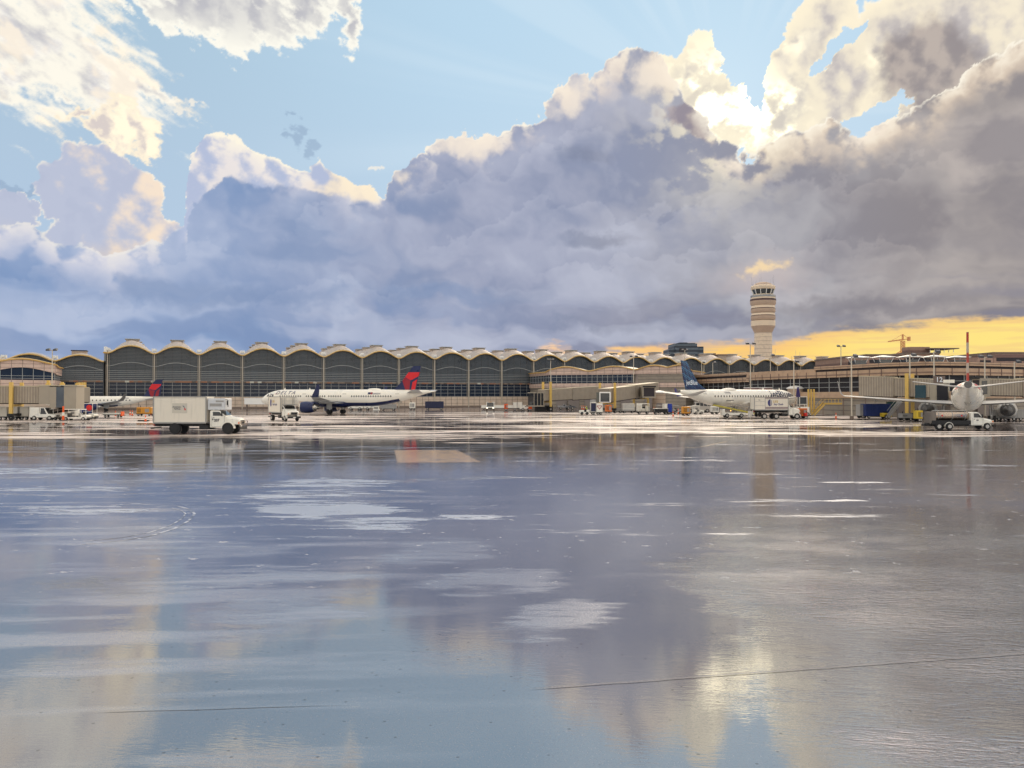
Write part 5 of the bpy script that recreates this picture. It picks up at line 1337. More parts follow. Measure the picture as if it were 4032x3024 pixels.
# ---- pickups, vans
def pickup(label, L=5.6, w=2.0, h=1.85, col=C_white, name='pickup_truck', cat='pickup truck', bed='open', lights=False, group=None, r=.42):
    t = thing(name, label, cat, (0, 0, 0), 0, group)
    zt = h; zb = 1.05; cx = L * .40
    MB().prism([(0, .5), (L - .1, .5), (L, .6), (L, .92), (L - .15, 1.0), (L - 1.25, zb + .06), (L - 1.9, zt - .05), (L - 2.15, zt), (cx + .1, zt), (cx, zb), (0, zb)], -w / 2, w / 2).build('body', col, t, bevel=.06)
    MB().prism([(L - 1.32, zb + .10), (L - 1.88, zt - .12), (L - 1.83, zt - .09), (L - 1.27, zb + .11)], -w * .43, w * .43).build('windscreen', C_glass, t)
    for s in (-1, 1):
        MB().prism([(cx + .2, zb + .06), (L - 1.5, zb + .06), (L - 2.0, zt - .12), (cx + .28, zt - .12)], s * w / 2 - .01, s * (w / 2 + .012)).build('side_window', C_glass, t)
        wheel(t, .95, s * (w / 2 - .1), r, .24); wheel(t, L - .95, s * (w / 2 - .1), r, .24)
        MB().box(L - .03, L + .02, s * w * .38 - .16, s * w * .38 + .16, .72, .88).build('headlight', M_lamp if lights else mat('headlight_lens', (230, 220, 200), .1), t)
    MB().box(L - .02, L + .1, -w / 2, w / 2, .42, .62).build('front_bumper', C_black, t); MB().box(L - .01, L + .03, -w * .26, w * .26, .66, .9).build('grille', C_black, t)
    if bed == 'box': MB().rbox(.05, cx - .05, -w / 2 + .02, w / 2 - .02, zb + .005, zt + .02, .05).build('bed_cover', col, t)
    if bed == 'tank':
        MB().lathe([(.02, .0), (.70, .05), (.74, .25), (.74, cx - .75), (.70, cx - .45), (.02, cx - .40)], 24, 'x', (.35, 0, 1.75)).build('tank', C_chrome, t, True)
        for x in (.9, 2.4): MB().lathe([(.755, 0), (.755, .08)], 24, 'x', (x, 0, 1.75), False).build('tank_strap', C_grey, t)
    return t
tanker = thing('fuel_tanker', 'white pickup based tanker truck with polished steel tank in front of the right hand jet', 'tanker truck')
D = 103; p = G(3634, D); tanker.location = (p.x, p.y - .5, 0)
kt = D / F; X = lambda px: (px - 3634) * kt; Z = lambda py: CH + (HY - py) / F * D
DZ = lambda py: Z(py) + .62                             # the photo rows re-based on wheels standing at this distance
ztop, zw_ = 2.62, 0
MB().m(0).lathe([(.02, 0), (.58, .06), (.66, .25), (.66, 4.55), (.58, 4.75), (.02, 4.8)], 28, 'x', (1.0, 0, 1.92)).build('tank', C_chrome, tanker, True)
for x in (1.5, 3.4, 5.2): MB().lathe([(.672, 0), (.672, .1)], 24, 'x', (x, 0, 1.92), False).build('tank_strap', C_grey, tanker)
for x in (2.0, 4.7): MB().prism([(.12 * math.cos(PI * i / 6), .12 * math.sin(PI * i / 6)) for i in range(12)], -.01, .01).build('hazard_roundel', C_red, tanker).location = (x, -.66, 1.95)
MB().box(1.1, 5.6, -.35, .35, 2.55, 2.66).build('walkway', C_grey, tanker)
MB().box(.35, 1.0, -.95, .95, .9, 2.45).bar((.2, -.9, .8), (.2, -.9, 2.3), .08).bar((.2, .9, .8), (.2, .9, 2.3), .08).bar((.2, -.9, 2.3), (1.0, -.9, 2.5), .06).build('pump_cabinet', mat('cabinet_grey', (120, 112, 104), .4, metal=.5), tanker)
MB().box(.4, 5.75, -.98, .98, .72, 1.28).box(-.15, .4, -.7, .7, .62, .85).build('side_skirt', C_black, tanker)
MB().box(-.35, 8.2, -.4, .4, .5, .72).build('chassis', C_black, tanker)
bonnet_cab(tanker, 5.8, 8.9, .6, 1.55, 2.42, 2.0, 1.35)
MB().box(8.85, 9.0, -1, 1, .42, .68).build('front_bumper', C_black, tanker)
for s in (-1, 1):
    wheel(tanker, 2.75, s * .95, .47, .45); wheel(tanker, 7.95, s * .95, .47, .28)
    for fx in (2.75, 7.95):
        q = [(fx + .60 * math.cos(a), .47 + .60 * math.sin(a)) for a in [PI * k / 8 for k in range(9)]] + [(fx - .53 * math.cos(a), .47 + .53 * math.sin(a)) for a in [PI * k / 8 for k in range(9)]]
        MB().prism(q, s * .72, s * 1.02).build('wheel_arch', C_white, tanker)
    MB().box(6.5, 6.8, s * 1.0 - .012 * s, s * 1.02, 1.25, 1.4).build('door_sign', LT, tanker)
tanker.scale = (.96,) * 3; wheel(tanker, 1.3, -.95, .47, .45)

def tug(label, canopy=True, L=3.2, w=1.6, col=C_white, driver=False, group='baggage tractors and tugs'):
    t = thing('baggage_tractor', label, 'tractor', (0, 0, 0), 0, group)
    MB().prism([(0, .35), (L, .35), (L, .9), (L - .15, 1.0), (L - 1.1, 1.05), (L - 1.1, .62), (.75, .62), (.75, 1.1), (0, 1.1)], -w / 2, w / 2).build('body', col, t, bevel=.04)
    MB().box(.8, 1.25, -w * .4, w * .4, .625, .9).m(0).box(.76, .88, -w * .4, w * .4, .9, 1.35).build('seat', C_black, t)
    MB().bar((L - 1.1, 0, .9), (L - 1.45, 0, 1.35), .06).lathe([(.2, 0), (.2, .04)], 12, 'z', (L - 1.47, 0, 1.36)).build('steering_wheel', C_black, t)
    if canopy:
        b = MB()
        for x in (.12, L - 1.05):
            for s in (-1, 1): b.bar((x, s * (w / 2 - .06), 1.0), (x, s * (w / 2 - .06), 1.95), .07)
        b.build('canopy_frame', col, t); MB().rbox(-.05, L - .9, -w / 2, w / 2, 1.95, 2.06, .04).build('canopy_roof', col, t)
    for x in (.6, L - .6):
        for s in (-1, 1): wheel(t, x, s * (w / 2 - .08), .33, .22)
    MB().box(L, L + .1, -w * .45, w * .45, .3, .55).build('front_bumper', C_black, t)
    for s in (-1, 1): MB().box(L, L + .03, s * w * .33 - .1, s * w * .33 + .1, .68, .82).build('headlight', mat('headlight_lens', (230, 220, 200), .1), t)
    return t
def cart(label, col=C_white, L=3.0, w=1.7, z1=2.2, closed=True, curtain=None, group='baggage carts'):
    t = thing('baggage_cart', label, 'cart', (0, 0, 0), 0, group)
    MB().box(0, L, -w / 2, w / 2, .48, .62).bar((L, 0, .5), (L + .7, 0, .45), .08).build('chassis', C_black, t)
    if closed:
        MB().rbox(.03, L - .03, -w / 2 + .02, w / 2 - .02, .625, z1, .05).build('cart_body', col, t)
        MB().box(-.02, L + .02, -w / 2 - .02, w / 2 + .02, z1 + .003, z1 + .07).build('cart_roof', C_white, t)
        b = MB()
        for x in (.04, L - .12): b.box(x, x + .08, -w / 2 - .015, -w / 2 + .03, .6, z1)
        b.build('corner_posts', C_grey, t)
    else:
        b = MB()
        for x in (.05, L - .05):
            for s in (-1, 1): b.bar((x, s * (w / 2 - .05), .62), (x, s * (w / 2 - .05), z1), .08)
        b.bar((.05, -w / 2 + .05, 1.15), (L - .05, -w / 2 + .05, 1.15), .06).build('cart_frame', col, t)
        MB().rbox(-.05, L + .05, -w / 2, w / 2, z1, z1 + .1, .04).build('cart_roof', col, t)
        if curtain: MB().prism([(.1 + (L - .2) * k / 16, -w / 2 + .10 + .04 * (k % 2)) for k in range(17)] + [(.1 + (L - .2) * k / 16, -w / 2 + .12 + .04 * (k % 2)) for k in range(16, -1, -1)], .64, z1 - .03, 'xy').build('curtain', curtain, t)
    for x in (.5, L - .5):
        for s in (-1, 1): wheel(t, x, s * (w / 2 - .14), .26, .16)
    return t
def cone_(label, col=C_orange, h=.95, name='traffic_cone'):
    t = thing(name, label, 'traffic cone', (0, 0, 0), 0, 'orange traffic cones')
    MB().box(-.24, .24, -.24, .24, 0, .05).build('base', C_black, t)
    MB().lathe([(.19, .053), (.05, h), (.02, h + .02)], 12).build('cone_body', col, t, True)
    MB().lathe([(.142, .40 * h), (.112, .62 * h)], 12, caps=False).build('reflective_collar', C_white, t)
    return t
def gpu(label, col=C_amber, L=2.6, w=1.6, h=1.5, group='ground power and air units'):
    t = thing('ground_power_unit', label, 'power unit', (0, 0, 0), 0, group)
    MB().rbox(.1, L - .1, -w / 2, w / 2, .5, h, .12).build('housing', col, t)
    b = MB()
    for k in range(5): b.box(.35 + k * .16, .42 + k * .16, -w / 2 - .01, -w / 2 + .02, .75, h - .3)
    b.build('grille', C_black, t); MB().box(L * .58, L * .85, -w / 2 - .012, -w / 2 + .02, .8, h - .35).build('panel', C_grey, t)
    MB().cyl((.6, 0, h), (.6, 0, h + .35), .08, n=8).build('exhaust_pipe', C_black, t)
    MB().box(0, L, -w * .4, w * .4, .38, .497).bar((L, 0, .4), (L + .9, 0, .55), .07).build('chassis', C_black, t)
    for x in (.5, L - .5):
        for s in (-1, 1): wheel(t, x, s * (w / 2 - .12), .26, .16)
    return t
def container(label, col=C_blue, L=5, w=2, z1=2.3, ribs=8, group=None, name='freight_container', cat='container'):
    t = thing(name, label, cat, (0, 0, 0), 0, group)
    b = MB().box(0, L, -w / 2, w / 2, .5, z1)
    for k in range(ribs + 1): x = L * k / ribs; b.box(x - .05, x + .05, -w / 2 - .05, -w / 2 + .002, .52, z1 - .02)
    b.build('body', col, t); MB().box(-.04, L + .04, -w / 2 - .06, w / 2 + .06, z1 + .003, z1 + .1).build('top_rail', col, t)
    MB().box(.1, L - .1, -w * .4, w * .4, .36, .497).build('chassis', C_black, t)
    for x in (.7, L - .7):
        for s in (-1, 1): wheel(t, x, s * (w / 2 - .2), .3, .2)
    return t
def at(o, px, D, rz=0, s=None, dy=0):
    p = G(px, D); o.location = (p.x, p.y + dy, 0); o.rotation_euler = (0, 0, math.radians(rz))
    if s: o.scale = (s, s, s)
    return o

# ---- jet bridges
def jet_bridge(label, a, b, z0, z1, h=2.9, w=3.0, seg=2, cab=None, posts_at=(), rot_b=True, group='passenger jet bridges', rib=C_jet, leg_at=.75):
    """tunnel from plan point a to b; a is the aircraft end"""
    d = (b - a); L = d.length; rz = math.atan2(d.y, d.x); t = thing('jet_bridge', label, 'jet bridge', (a.x, a.y, 0), rz, group)
    for k in range(seg):
        xa, xb = L * k / seg, L * (k + 1) / seg; za, zb = z0 + (z1 - z0) * xa / L, z0 + (z1 - z0) * xb / L; g = .18 * k
        MB().hexa([(xa, -w / 2 - g, za - g), (xb, -w / 2 - g, zb - g), (xb, w / 2 + g, zb - g), (xa, w / 2 + g, za - g), (xa, -w / 2 - g, za + h + g), (xb, -w / 2 - g, zb + h + g), (xb, w / 2 + g, zb + h + g), (xa, w / 2 + g, za + h + g)]).build('tunnel', rib, t)
        MB().hexa([(xa, -w / 2 - g - .06, za + h + g + .003), (xb, -w / 2 - g - .06, zb + h + g + .003), (xb, w / 2 + g + .06, zb + h + g + .003), (xa, w / 2 + g + .06, za + h + g + .003), (xa, -w / 2 - g - .06, za + h + g + .16), (xb, -w / 2 - g - .06, zb + h + g + .16), (xb, w / 2 + g + .06, zb + h + g + .16), (xa, w / 2 + g + .06, za + h + g + .16)]).build('roof_edge', mat('bridge_roof', (188, 176, 150), .6), t)
        MB().hexa([(xa, -w / 2 - g - .05, za - g - .2), (xb, -w / 2 - g - .05, zb - g - .2), (xb, -w / 2 + .2, zb - g - .2), (xa, -w / 2 + .2, za - g - .2), (xa, -w / 2 - g - .05, za - g - .003), (xb, -w / 2 - g - .05, zb - g - .003), (xb, -w / 2 + .2, zb - g - .003), (xa, -w / 2 + .2, za - g - .003)]).build('bottom_rail', mat('bridge_underside', (60, 48, 44), .7), t)
    for f, zt in posts_at:
        x = L * f; zz = z0 + (z1 - z0) * f
        b_ = MB()
        for s in (-1, 1): b_.box(x - .28, x + .28, s * (w / 2 + .55) - .25, s * (w / 2 + .55) + .25, 1.2, zt)
        b_.box(x - .3, x + .3, -w / 2 - .7, w / 2 + .7, zz - .65, zz - .22); b_.build('lift_column', C_post, t)
        b_ = MB().box(x - .5, x + .5, -w / 2 - .9, w / 2 + .9, .75, 1.2); b_.build('bogie', C_black, t)
        for s in (-1, 1): wheel(t, x, s * (w / 2 + .4), .5, .4)
    if cab:
        x0, x1 = cab
        MB().box(x0, x1, -w / 2 - .35, w / 2 + .35, z0 - .25, z0 + h + .2).build('cab', C_jet2, t)
        MB().box(x0 + .25, x1 - .5, -w / 2 - .37, -w / 2 - .353, z0 + .2, z0 + h - .25).build('cab_window', C_glass, t)
        MB().box(x0 - .03, x0 - .004, -w / 2, w / 2, z0 + .15, z0 + h - .1).build('cab_mouth', M_dark, t)
        MB().bar((x0 - .3, -w / 2 - .3, z0 + h + .28), (x0 - .3, w / 2 + .3, z0 + h + .28), .35).build('bumper_canopy', C_black, t)
    return t
def zr(py, D): return CH + (HY - py) / F * D

# left: near bridge leading in from outside the frame
a = G(176, 142); b = G(-420, 138)
JB = jet_bridge('near left jet bridge with ribbed tunnel, coming in from the left edge', a, b, zr(1588, 140), zr(1597, 140) + .6, 3.0, 3.0, 2, None, ((.19, 6.9),))
# its cab: grey drum with dark mouth, at right end
c_ = MB().m(0).box(-1.6, 0.2, -2.0, 1.9, 2.9, 6.25).build('cab', C_jet2, JB); 
for nm, mm, x0, x1, z0_, z1_ in (('cab_panel', C_jet2, -2.7, -1.62, 2.2, 6.1), ('cab_opening', glass('bluish_grey_glass', (.07, .085, .10), .2), -4.0, -2.72, 2.3, 6.05), ('cab_panel', C_jet2, -6.1, -4.02, 2.0, 6.2)):
    MB().box(x0, x1, -1.95, 1.9, z0_, z1_).build(nm, mm, JB)
MB().box(-1.2, -.7, -2.03, -2.003, 3.8, 4.6).build('cab_window', C_glass, JB)
MB().box(-6.3, .3, -2.1, 2.0, 6.26, 6.42).build('cab_roof', mat('bridge_roof', (188, 176, 150), .6), JB)
MB().bar((3.2, -2.2, 1.0), (-4.6, -2.2, 2.6), .55, .35).bar((2.0, -2.2, .9), (-5.4, -1.0, 2.0), .4).build('support_strut', C_black, JB)
for x, z in ((-.2, 7.3), (-2.6, 7.0), (-5.3, 6.9)): MB().m(0).box(x - .22, x + .22, -1.2, -.8, 6.42, z).m(0).box(x - .35, x + .35, -1.35, -.7, 6.42, 6.75).build('roof_beacon_post', C_post, JB)
# behind it a second cab end
a2, b2 = G(326, 172), G(236, 176)
JB2 = jet_bridge('second left jet bridge cab with small square window against the regional jet', a2, b2, zr(1583, 172), zr(1583, 172), 3.2, 3.0, 1, None, (), rib=C_jet2)
for m_, x0, x1, z0_, z1_ in ((C_jet2, -.05, .35, 2.9, 6.2), (M_white, 1.0, 1.9, 3.6, 5.1), (C_glass, 1.2, 1.55, 3.8, 4.9)):
    MB().box(x0, x1, (-1.7 if m_ is not C_glass else -1.75), (-1.5 if m_ is not C_glass else -1.703), z0_, z1_).build('cab_window' if m_ is C_glass else 'cab_panel', m_, JB2)
MB().bar((.5, -1.8, 3.4), (4.0, -1.8, 1.6), .5, .35).box(2.2, 3.2, -1, 1, 0, 2.7).build('support_strut', C_black, JB2)
for x in (.3, 1.8): MB().box(x - .35, x + .35, -.8, -.2, 6.3, 7.4).build('roof_light_frame', C_post, JB2)
# middle bridge
a, b = G(2130, 222), G(2352, 232)
JB3 = jet_bridge('long low jet bridge crossing in front of the pier wing, centre of the photo', a, b, zr(1578, 222), zr(1566, 232), 3.1, 3.0, 2, None, ((.10, 8.4),))
MB().box(-3.3, -.1, -1.6, 1.6, 1.6, 5.1).build('cab', C_glass, JB3)
b_ = MB().box(-3.5, .0, -1.7, 1.7, 5.1, 5.35).box(-3.4, .1, -1.75, 1.7, 1.25, 1.6)
for x in (-3.35, -2.2, -1.1, -.15): b_.box(x - .08, x + .08, -1.72, -1.6, 1.6, 5.1)
b_.build('cab_frame', C_jet2, JB3)
MB().box(-1.6, 3.6, -.8, .8, 0, 1.6).build('cab_support', C_black, JB3)
# bridge whose glazed mouth faces the viewer
a, b = G(2378, 196), G(2572, 232)
JB4 = jet_bridge('jet bridge with open glazed mouth facing the viewer, rising to the right behind it', a, b, zr(1583, 196), zr(1556, 232) + .2, 3.3, 3.0, 2, None, ((.06, 7.7),))
rz4 = JB4.rotation_euler.z
def local4(px, D, z): p = G(px, D) - Vector(JB4.location); c, s = math.cos(-rz4), math.sin(-rz4); return (p.x * c - p.y * s, p.x * s + p.y * c, z)
def hex4(px0, px1, D0, D1, z0_, z1_): return MB().hexa([local4(px0, D0, z0_), local4(px1, D0, z0_), local4(px1, D1, z0_), local4(px0, D1, z0_), local4(px0, D0, z1_), local4(px1, D0, z1_), local4(px1, D1, z1_), local4(px0, D1, z1_)])
hex4(2348, 2404, 193, 197, zr(1584, 194), zr(1545, 194)).build('cab', mat('cab_interior_grey', (96, 98, 92), .6), JB4)
hex4(2364, 2400, 192.7, 192.95, zr(1580, 193), zr(1549, 193)).build('cab_window', C_glass, JB4)
m_ = hex4(2360, 2405, 192.4, 192.9, zr(1548, 193), zr(1543, 193)); m2 = hex4(2360, 2364, 192.4, 192.9, zr(1584, 193), zr(1548, 193)); m3 = hex4(2400, 2405, 192.4, 192.9, zr(1584, 193), zr(1548, 193)); m4 = hex4(2364, 2400, 192.4, 192.9, zr(1585, 193), zr(1582, 193))
for q in (m2, m3, m4): m_.add(q.v, q.f)
m_.build('cab_frame', M_white, JB4)
# third, to the left of the plaid tail, behind carts
a, b = G(2548, 214), G(2440, 250)
jet_bridge('short jet bridge end left of the plaid tail, above the baggage carts', a, b, zr(1563, 214), zr(1560, 250), 2.6, 3.0, 1, (-2.2, -.1), ((.2, 6.6),))
def rotunda(label, px, D, r, z1, dome=True):
    p = G(px, D); t = thing('gate_rotunda', label, 'gate rotunda', (p.x, p.y, 0), 0, 'round gate houses')
    MB().lathe([(r, 0), (r, z1)], 28).build('drum_wall', stripes('drum_cladding', (190, 168, 146), (160, 138, 122), 2, .9, .85, soft=.05), t, True)
    MB().lathe([(r + .25, z1 + .003), (r + .25, z1 + .25), (r * .7, z1 + .62), (.1, z1 + .8)], 28).build('domed_roof', M_white, t, True)
    MB().box(-1, 1, -r - .05, -r + .1, 0, 2.3).build('door', mat('grey_door', (132, 122, 116), .6), t)
    return t
rotunda('round beige gate house with white domed roof just right of the plaid jet nose', 3134, 190, 2.0, zr(1531, 190))
rotunda('round gate house with pale dome left of the plaid tail', 2594, 222, 1.9, zr(1548, 222))
# gate link blocks
def linkblock(label, px0, px1, D, y0, y1, m_=C_jet2, d=5, legs=True):
    a = G(px0, D); W = (px1 - px0) * D / F; z0_, z1_ = zr(y0, D), zr(y1, D); t = thing('gate_link', label, 'gate link', (a.x, D, 0), 0, 'boxy gate links')
    MB().box(0, W, 0, d, z0_, z1_).build('link_body', m_, t); MB().box(-.1, W + .1, -.1, d + .1, z1_ + .003, z1_ + .2).build('roof_edge', M_white, t)
    if legs and z0_ > .5:
        for x in (.4, W - .4): MB().box(x - .2, x + .2, 1, 1.4, 0, z0_ - .003).build('leg', M_kerb, t)
    return t
linkblock('reddish gate link behind the plaid jet fuselage', 2956, 3006, 205, 1560, 1528, mat('reddish_link', (142, 106, 104), .6), 6)
linkblock('brown gate link with white roof behind the plaid jet nose', 3014, 3072, 200, 1550, 1528, mat('reddish_link', (142, 106, 104), .6), 6)
linkblock('grey gate link right of the round gate house', 3164, 3200, 188, 1590, 1530, mat('brown_link', (110, 92, 80), .6), 5)
linkblock('low pale gate structure with dark base left of the long jet nose', 962, 1068, 222, 1592, 1570, M_white, 6)
# right bridge in front of the concourse
a, b = G(3668, 142), G(3392, 150)
JB5 = jet_bridge('wide ribbed jet bridge left of the tail on jet at the right', a, b, zr(1560, 142) - .2, zr(1554, 150), 3.3, 3.0, 2, None, ((.30, 8.6),))
rz5 = JB5.rotation_euler.z
for nm, m_, x0, x1 in (('cab_panel', C_jet2, -3.6, -1.9), ('cab_opening', M_dim, -1.88, -.02), ('cab_panel', C_jet2, -.9, -.03)):
    if nm == 'cab_opening': MB().box(-3.0, -1.2, 1.55, 1.62, 3.0, 6.4).build(nm, m_, JB5)
MB().box(-2.6, -.02, -1.5, 1.5, 2.6, 6.7).build('cab', C_jet2, JB5); MB().box(.6, 2.4, 1.52, 1.60, 4.0, 6.4).build('cab_opening', glass('green_glass', (.02, .05, .05), .15), JB5)
a, b = G(3885, 143), G(4140, 141)
jet_bridge('ribbed jet bridge behind the tail on jet, reaching past the right edge', a, b, zr(1556, 143), zr(1560, 141), 2.9, 3.0, 2, (-1.8, -.1), ((.8, 7.4),))
# stand number sign
p = G(3694, 150); ns_ = thing('stand_sign', 'brown stand number sign fixed above the right jet bridge', 'sign', (p.x, 149.6, 0))
z_ = zr(1496, 150)
MB().box(-1.15, 1.15, 0, .15, z_ - .75, z_ + .75).build('board', mat('sign_brown', (112, 96, 88), .6), ns_)
MB().text('12', 1.35, lambda x, y: (x, -.012, z_ + y), bold=.02).build('stand_number', mat('white_lettering', (226, 232, 238), .5), ns_)
MB().bar((-.9, .1, 0), (-.9, .1, z_ - .75), .14).bar((.9, .1, 0), (.9, .1, z_ - .75), .14).build('legs', C_grey, ns_)
# yellow stairs
p0 = G(3196, 172); st_ = thing('boarding_stairs', 'pale yellow fixed stairs with landing below the right concourse', 'stairs', (p0.x, p0.y, 0))
kx = 172 / F; b_ = MB()
X = lambda px: (px - 3196) * kx
z0_, z1_ = 0.1, zr(1590, 172)
for s in (-.9, .9): b_.bar((X(3200), s, z0_), (X(3242), s, z1_), .16, .3); b_.bar((X(3242), s, z1_), (X(3308), s, z1_), .16, .3)
b_.build('stringer', C_post, st_)
b_ = MB()
for k in range(14): f = k / 14; b_.box(X(3200) + (X(3242) - X(3200)) * f, X(3200) + (X(3242) - X(3200)) * f + .28, -.9, .9, z0_ + (z1_ - z0_) * f + .05, z0_ + (z1_ - z0_) * f + .11)
b_.box(X(3242), X(3308), -.9, .9, z1_ + .153, z1_ + .22).build('treads', C_post, st_)
b_ = MB()
for s in (-.95, .95):
    b_.bar((X(3200), s, z0_ + 1), (X(3242), s, z1_ + 1), .06); b_.bar((X(3242), s, z1_ + 1.05), (X(3308), s, z1_ + 1.05), .06)
    for px in (3204, 3214, 3224, 3234, 3242, 3255, 3268, 3281, 3294, 3307): f = min(1, (px - 3200) / 42); b_.bar((X(px), s, z0_ + (z1_ - z0_) * f), (X(px), s, z0_ + (z1_ - z0_) * f + 1.05), .05)
b_.build('handrail', C_post, st_)
b_ = MB()
for px in (3193, 3204, 3215): b_.bar((X(px), 1.5, z1_ * .2), (X(px), 1.5, zr(1532, 172)), .3)
for y in (1560, 1548): b_.bar((X(3190), 1.5, zr(y, 172)), (X(3228), 1.5, zr(y, 172)), .1)
b_.build('stair_tower_frame', C_post, st_)
def ramp_stairs(label, px0, px1, y0, y1, D):
    a = G(px0, D); k = D / F; W = (px1 - px0) * k; z0_, z1_ = max(.1, zr(y0, D)), zr(y1, D); t = thing('bridge_stairs', label, 'stairs', (a.x, D, 0), 0, 'steel jet bridge stairs'); b_ = MB()
    for s in (-.5, .5): b_.bar((0, s, z0_), (W, s, z1_), .1, .35); b_.bar((0, s, z0_ + 1.0), (W, s, z1_ + 1.0), .06)
    b_.build('stringer', C_grey, t); b_ = MB()
    n = 12
    for i in range(n): x = W * i / n; b_.box(min(x, x + W / n * .7), max(x, x + W / n * .7), -.5, .5, z0_ + (z1_ - z0_) * i / n, z0_ + (z1_ - z0_) * i / n + .06)
    b_.build('treads', C_grey, t)
ramp_stairs('steel stair climbing right under the right ribbed jet bridge', 3498, 3546, 1638, 1580, 140)
# ------------------------------------------------------------------ small things standing on the apron
B = lambda py: GD(py)                                  # distance from the photo row of the wheels
# left row: baggage carts, pickup, tractors
for px, lab in ((-36, 'closed white baggage cart cut by the left edge of the photo'), (4, 'closed white baggage cart, second in the train at the left edge'), (46, 'closed white baggage cart in the middle of the left train'), (88, 'closed white baggage cart just behind the white pickup')):
    at(cart(lab, C_box, 38 * 143 / F * 1.0, 1.8, 2.35), px, 143, 0)
at(pickup('white pickup with covered bed pulling the baggage train at the far left', 4.7, 2.0, 2.3, C_white, bed='box'), 128, 141)
at(tug('white baggage tractor ahead of the white pickup', True, 2.6, 1.5), 186, 142)
at(tug('white baggage tractor with roof, beside an orange post left of the box truck', True, 4.3, 1.7), 258, 138.5)
at(tug('open white tractor without roof at the right end of the left vehicle row', False, 3.0, 1.5), 318, 147)
at(gpu('low white power cart behind the roofed baggage tractor', C_white, 2.6, 1.5, 1.7), 258, 152)
ct = at(cart('white open sided cart with blue curtains near the regional jet wing', C_white, 4.9, 1.9, 2.75, False, C_blue), 284, 164)
MB().lathe([(.02, 0), (.62, .003), (.62, .05), (.02, .053)], 20, 'y', (4.2, -1.0, 1.9)).build('round_red_sign', C_red, ct)
MB().box(1.9, 2.9, -1.0, -.96, .9, 2.6).build('blue_panel', C_blue, ct)
pole_ = thing('marker_post', 'orange and white striped post in front of the left tractors', 'marker post', tuple(G(250, 137)))
MB().m(0).cyl((0, 0, 0), (0, 0, .9), .2, n=10).m(1).cyl((0, 0, .903), (0, 0, 1.5), .19, n=10).m(0).cyl((0, 0, 1.503), (0, 0, 2.6), .16, n=10).build('post', [C_orange, C_white], pole_); MB().box(-.4, .4, -.3, .3, 0, .12).build('base', C_black, pole_)
dl = at(cart('flat empty baggage dolly with an orange end behind the jet wing tip', C_white, 3.6, 1.5, .8, True), 412, 158)
MB().box(3.62, 3.8, -.6, .6, .3, 1.2).build('orange_end_board', C_orange, dl)
at(gpu('amber ground power unit between the regional jet tail and the box truck', C_amber, 3.4, 1.7, 1.9), 543, 170)
for px, py, lab in ((574, 1660, 'orange cone left of the box truck rear, nearest of the left cones'), (522, 1636, 'orange cone under the regional jet tail'), (597, 1634, 'orange cone right beside the amber power unit'), (456, 1638, 'orange cone behind the baggage dolly'), (513, 1634, 'small orange cone left of the amber power unit')):
    at(cone_(lab, h=1.15), px, B(py))
MB_ = MB().box(-.9, .9, -.3, .3, 0, .22); tag(MB_.build('rubber_chock', C_black), 'long black chock lying beside the nearest left cone', 'chock').location = tuple(G(566, B(1659)))
# behind the long jet
for i, (px, lab) in enumerate(((1372, 'small white van under the rear of the long jet'), (1402, 'white car second from left under the long jet'), (1436, 'white pickup under the rear belly of the long jet'))):
    at(pickup(lab, 4.6, 1.9, 1.75, C_white, group='cars parked behind the long jet'), px, 236 + i)
wd = thing('wheel_chock_rack', 'white triangular stand on the apron under the long jet tail', 'stand', tuple(G(1482, 236)))
MB().loft([[(-1, -.5, 0), (1, -.5, 0), (1, .5, 0), (-1, .5, 0)], [(-.4, -.2, 1.7), (.4, -.2, 1.7), (.4, .2, 1.7), (-.4, .2, 1.7)]]).build('frame', C_white, wd)
MB().box(-.6, .6, -.55, -.503, .3, .9).build('warning_board', C_grey, wd)
at(container('grey low equipment block under the tail of the long jet', C_grey, 4.6, 1.8, 1.7, 5, name='equipment_box', cat='equipment box'), 1500, 232)
wt = at(gpu('white air conditioning cart with writing right of the long jet tail', C_white, 1.9, 1.6, 2.25), 1612, 240)
at(container('long dark blue container trailer right of the navy and red tail', C_navy, 5.7, 2.2, 2.45, 9), 1676, 245)
pw = at(pickup('white pickup facing the viewer with headlights lit', 5.0, 2.3, 2.5, C_white, lights=True), 1932, 228, -90)
MB().box(3.2, 3.6, -.4, .4, 2.5, 2.62).build('roof_light_bar', C_amber, pw)
tr = at(container('low white trailer behind the pickup with lit headlights', C_white, 14, 2.0, 1.25, 12, name='flat_trailer', cat='trailer'), 1896, 242)
at(gpu('orange tow unit beside the white trailer', C_orange, 1.3, 1.3, 1.9), 1984, 230); at(gpu('small orange unit right of the low white trailer', C_orange, .9, 1.2, 1.9), 2020, 233)
at(pickup('white pickup in front of the middle jet bridge cab', 3.6, 1.9, 1.5, C_white), 2046, 226); at(cart('boxy white cart left of the middle jet bridge cab', C_white, 1.3, 1.4, 2.3), 2019, 232); at(cart('white cart standing behind the small orange block', C_white, 1.6, 1.4, 2.3), 2037, 236)
at(container('small bright orange box beside the middle jet bridge cab', C_orange, .95, 1.2, 1.25, 2, name='orange_box', cat='box'), 2081, 224)
at(pickup('silver pickup parked under the long low jet bridge', 4.0, 1.9, 1.7, mat('car_silver', (150, 150, 152), .3, metal=.5)), 2196, 248); at(pickup('dark grey car parked under the long low jet bridge', 3.2, 1.8, 1.4, mat('car_grey', (96, 98, 102), .35)), 2226, 246)
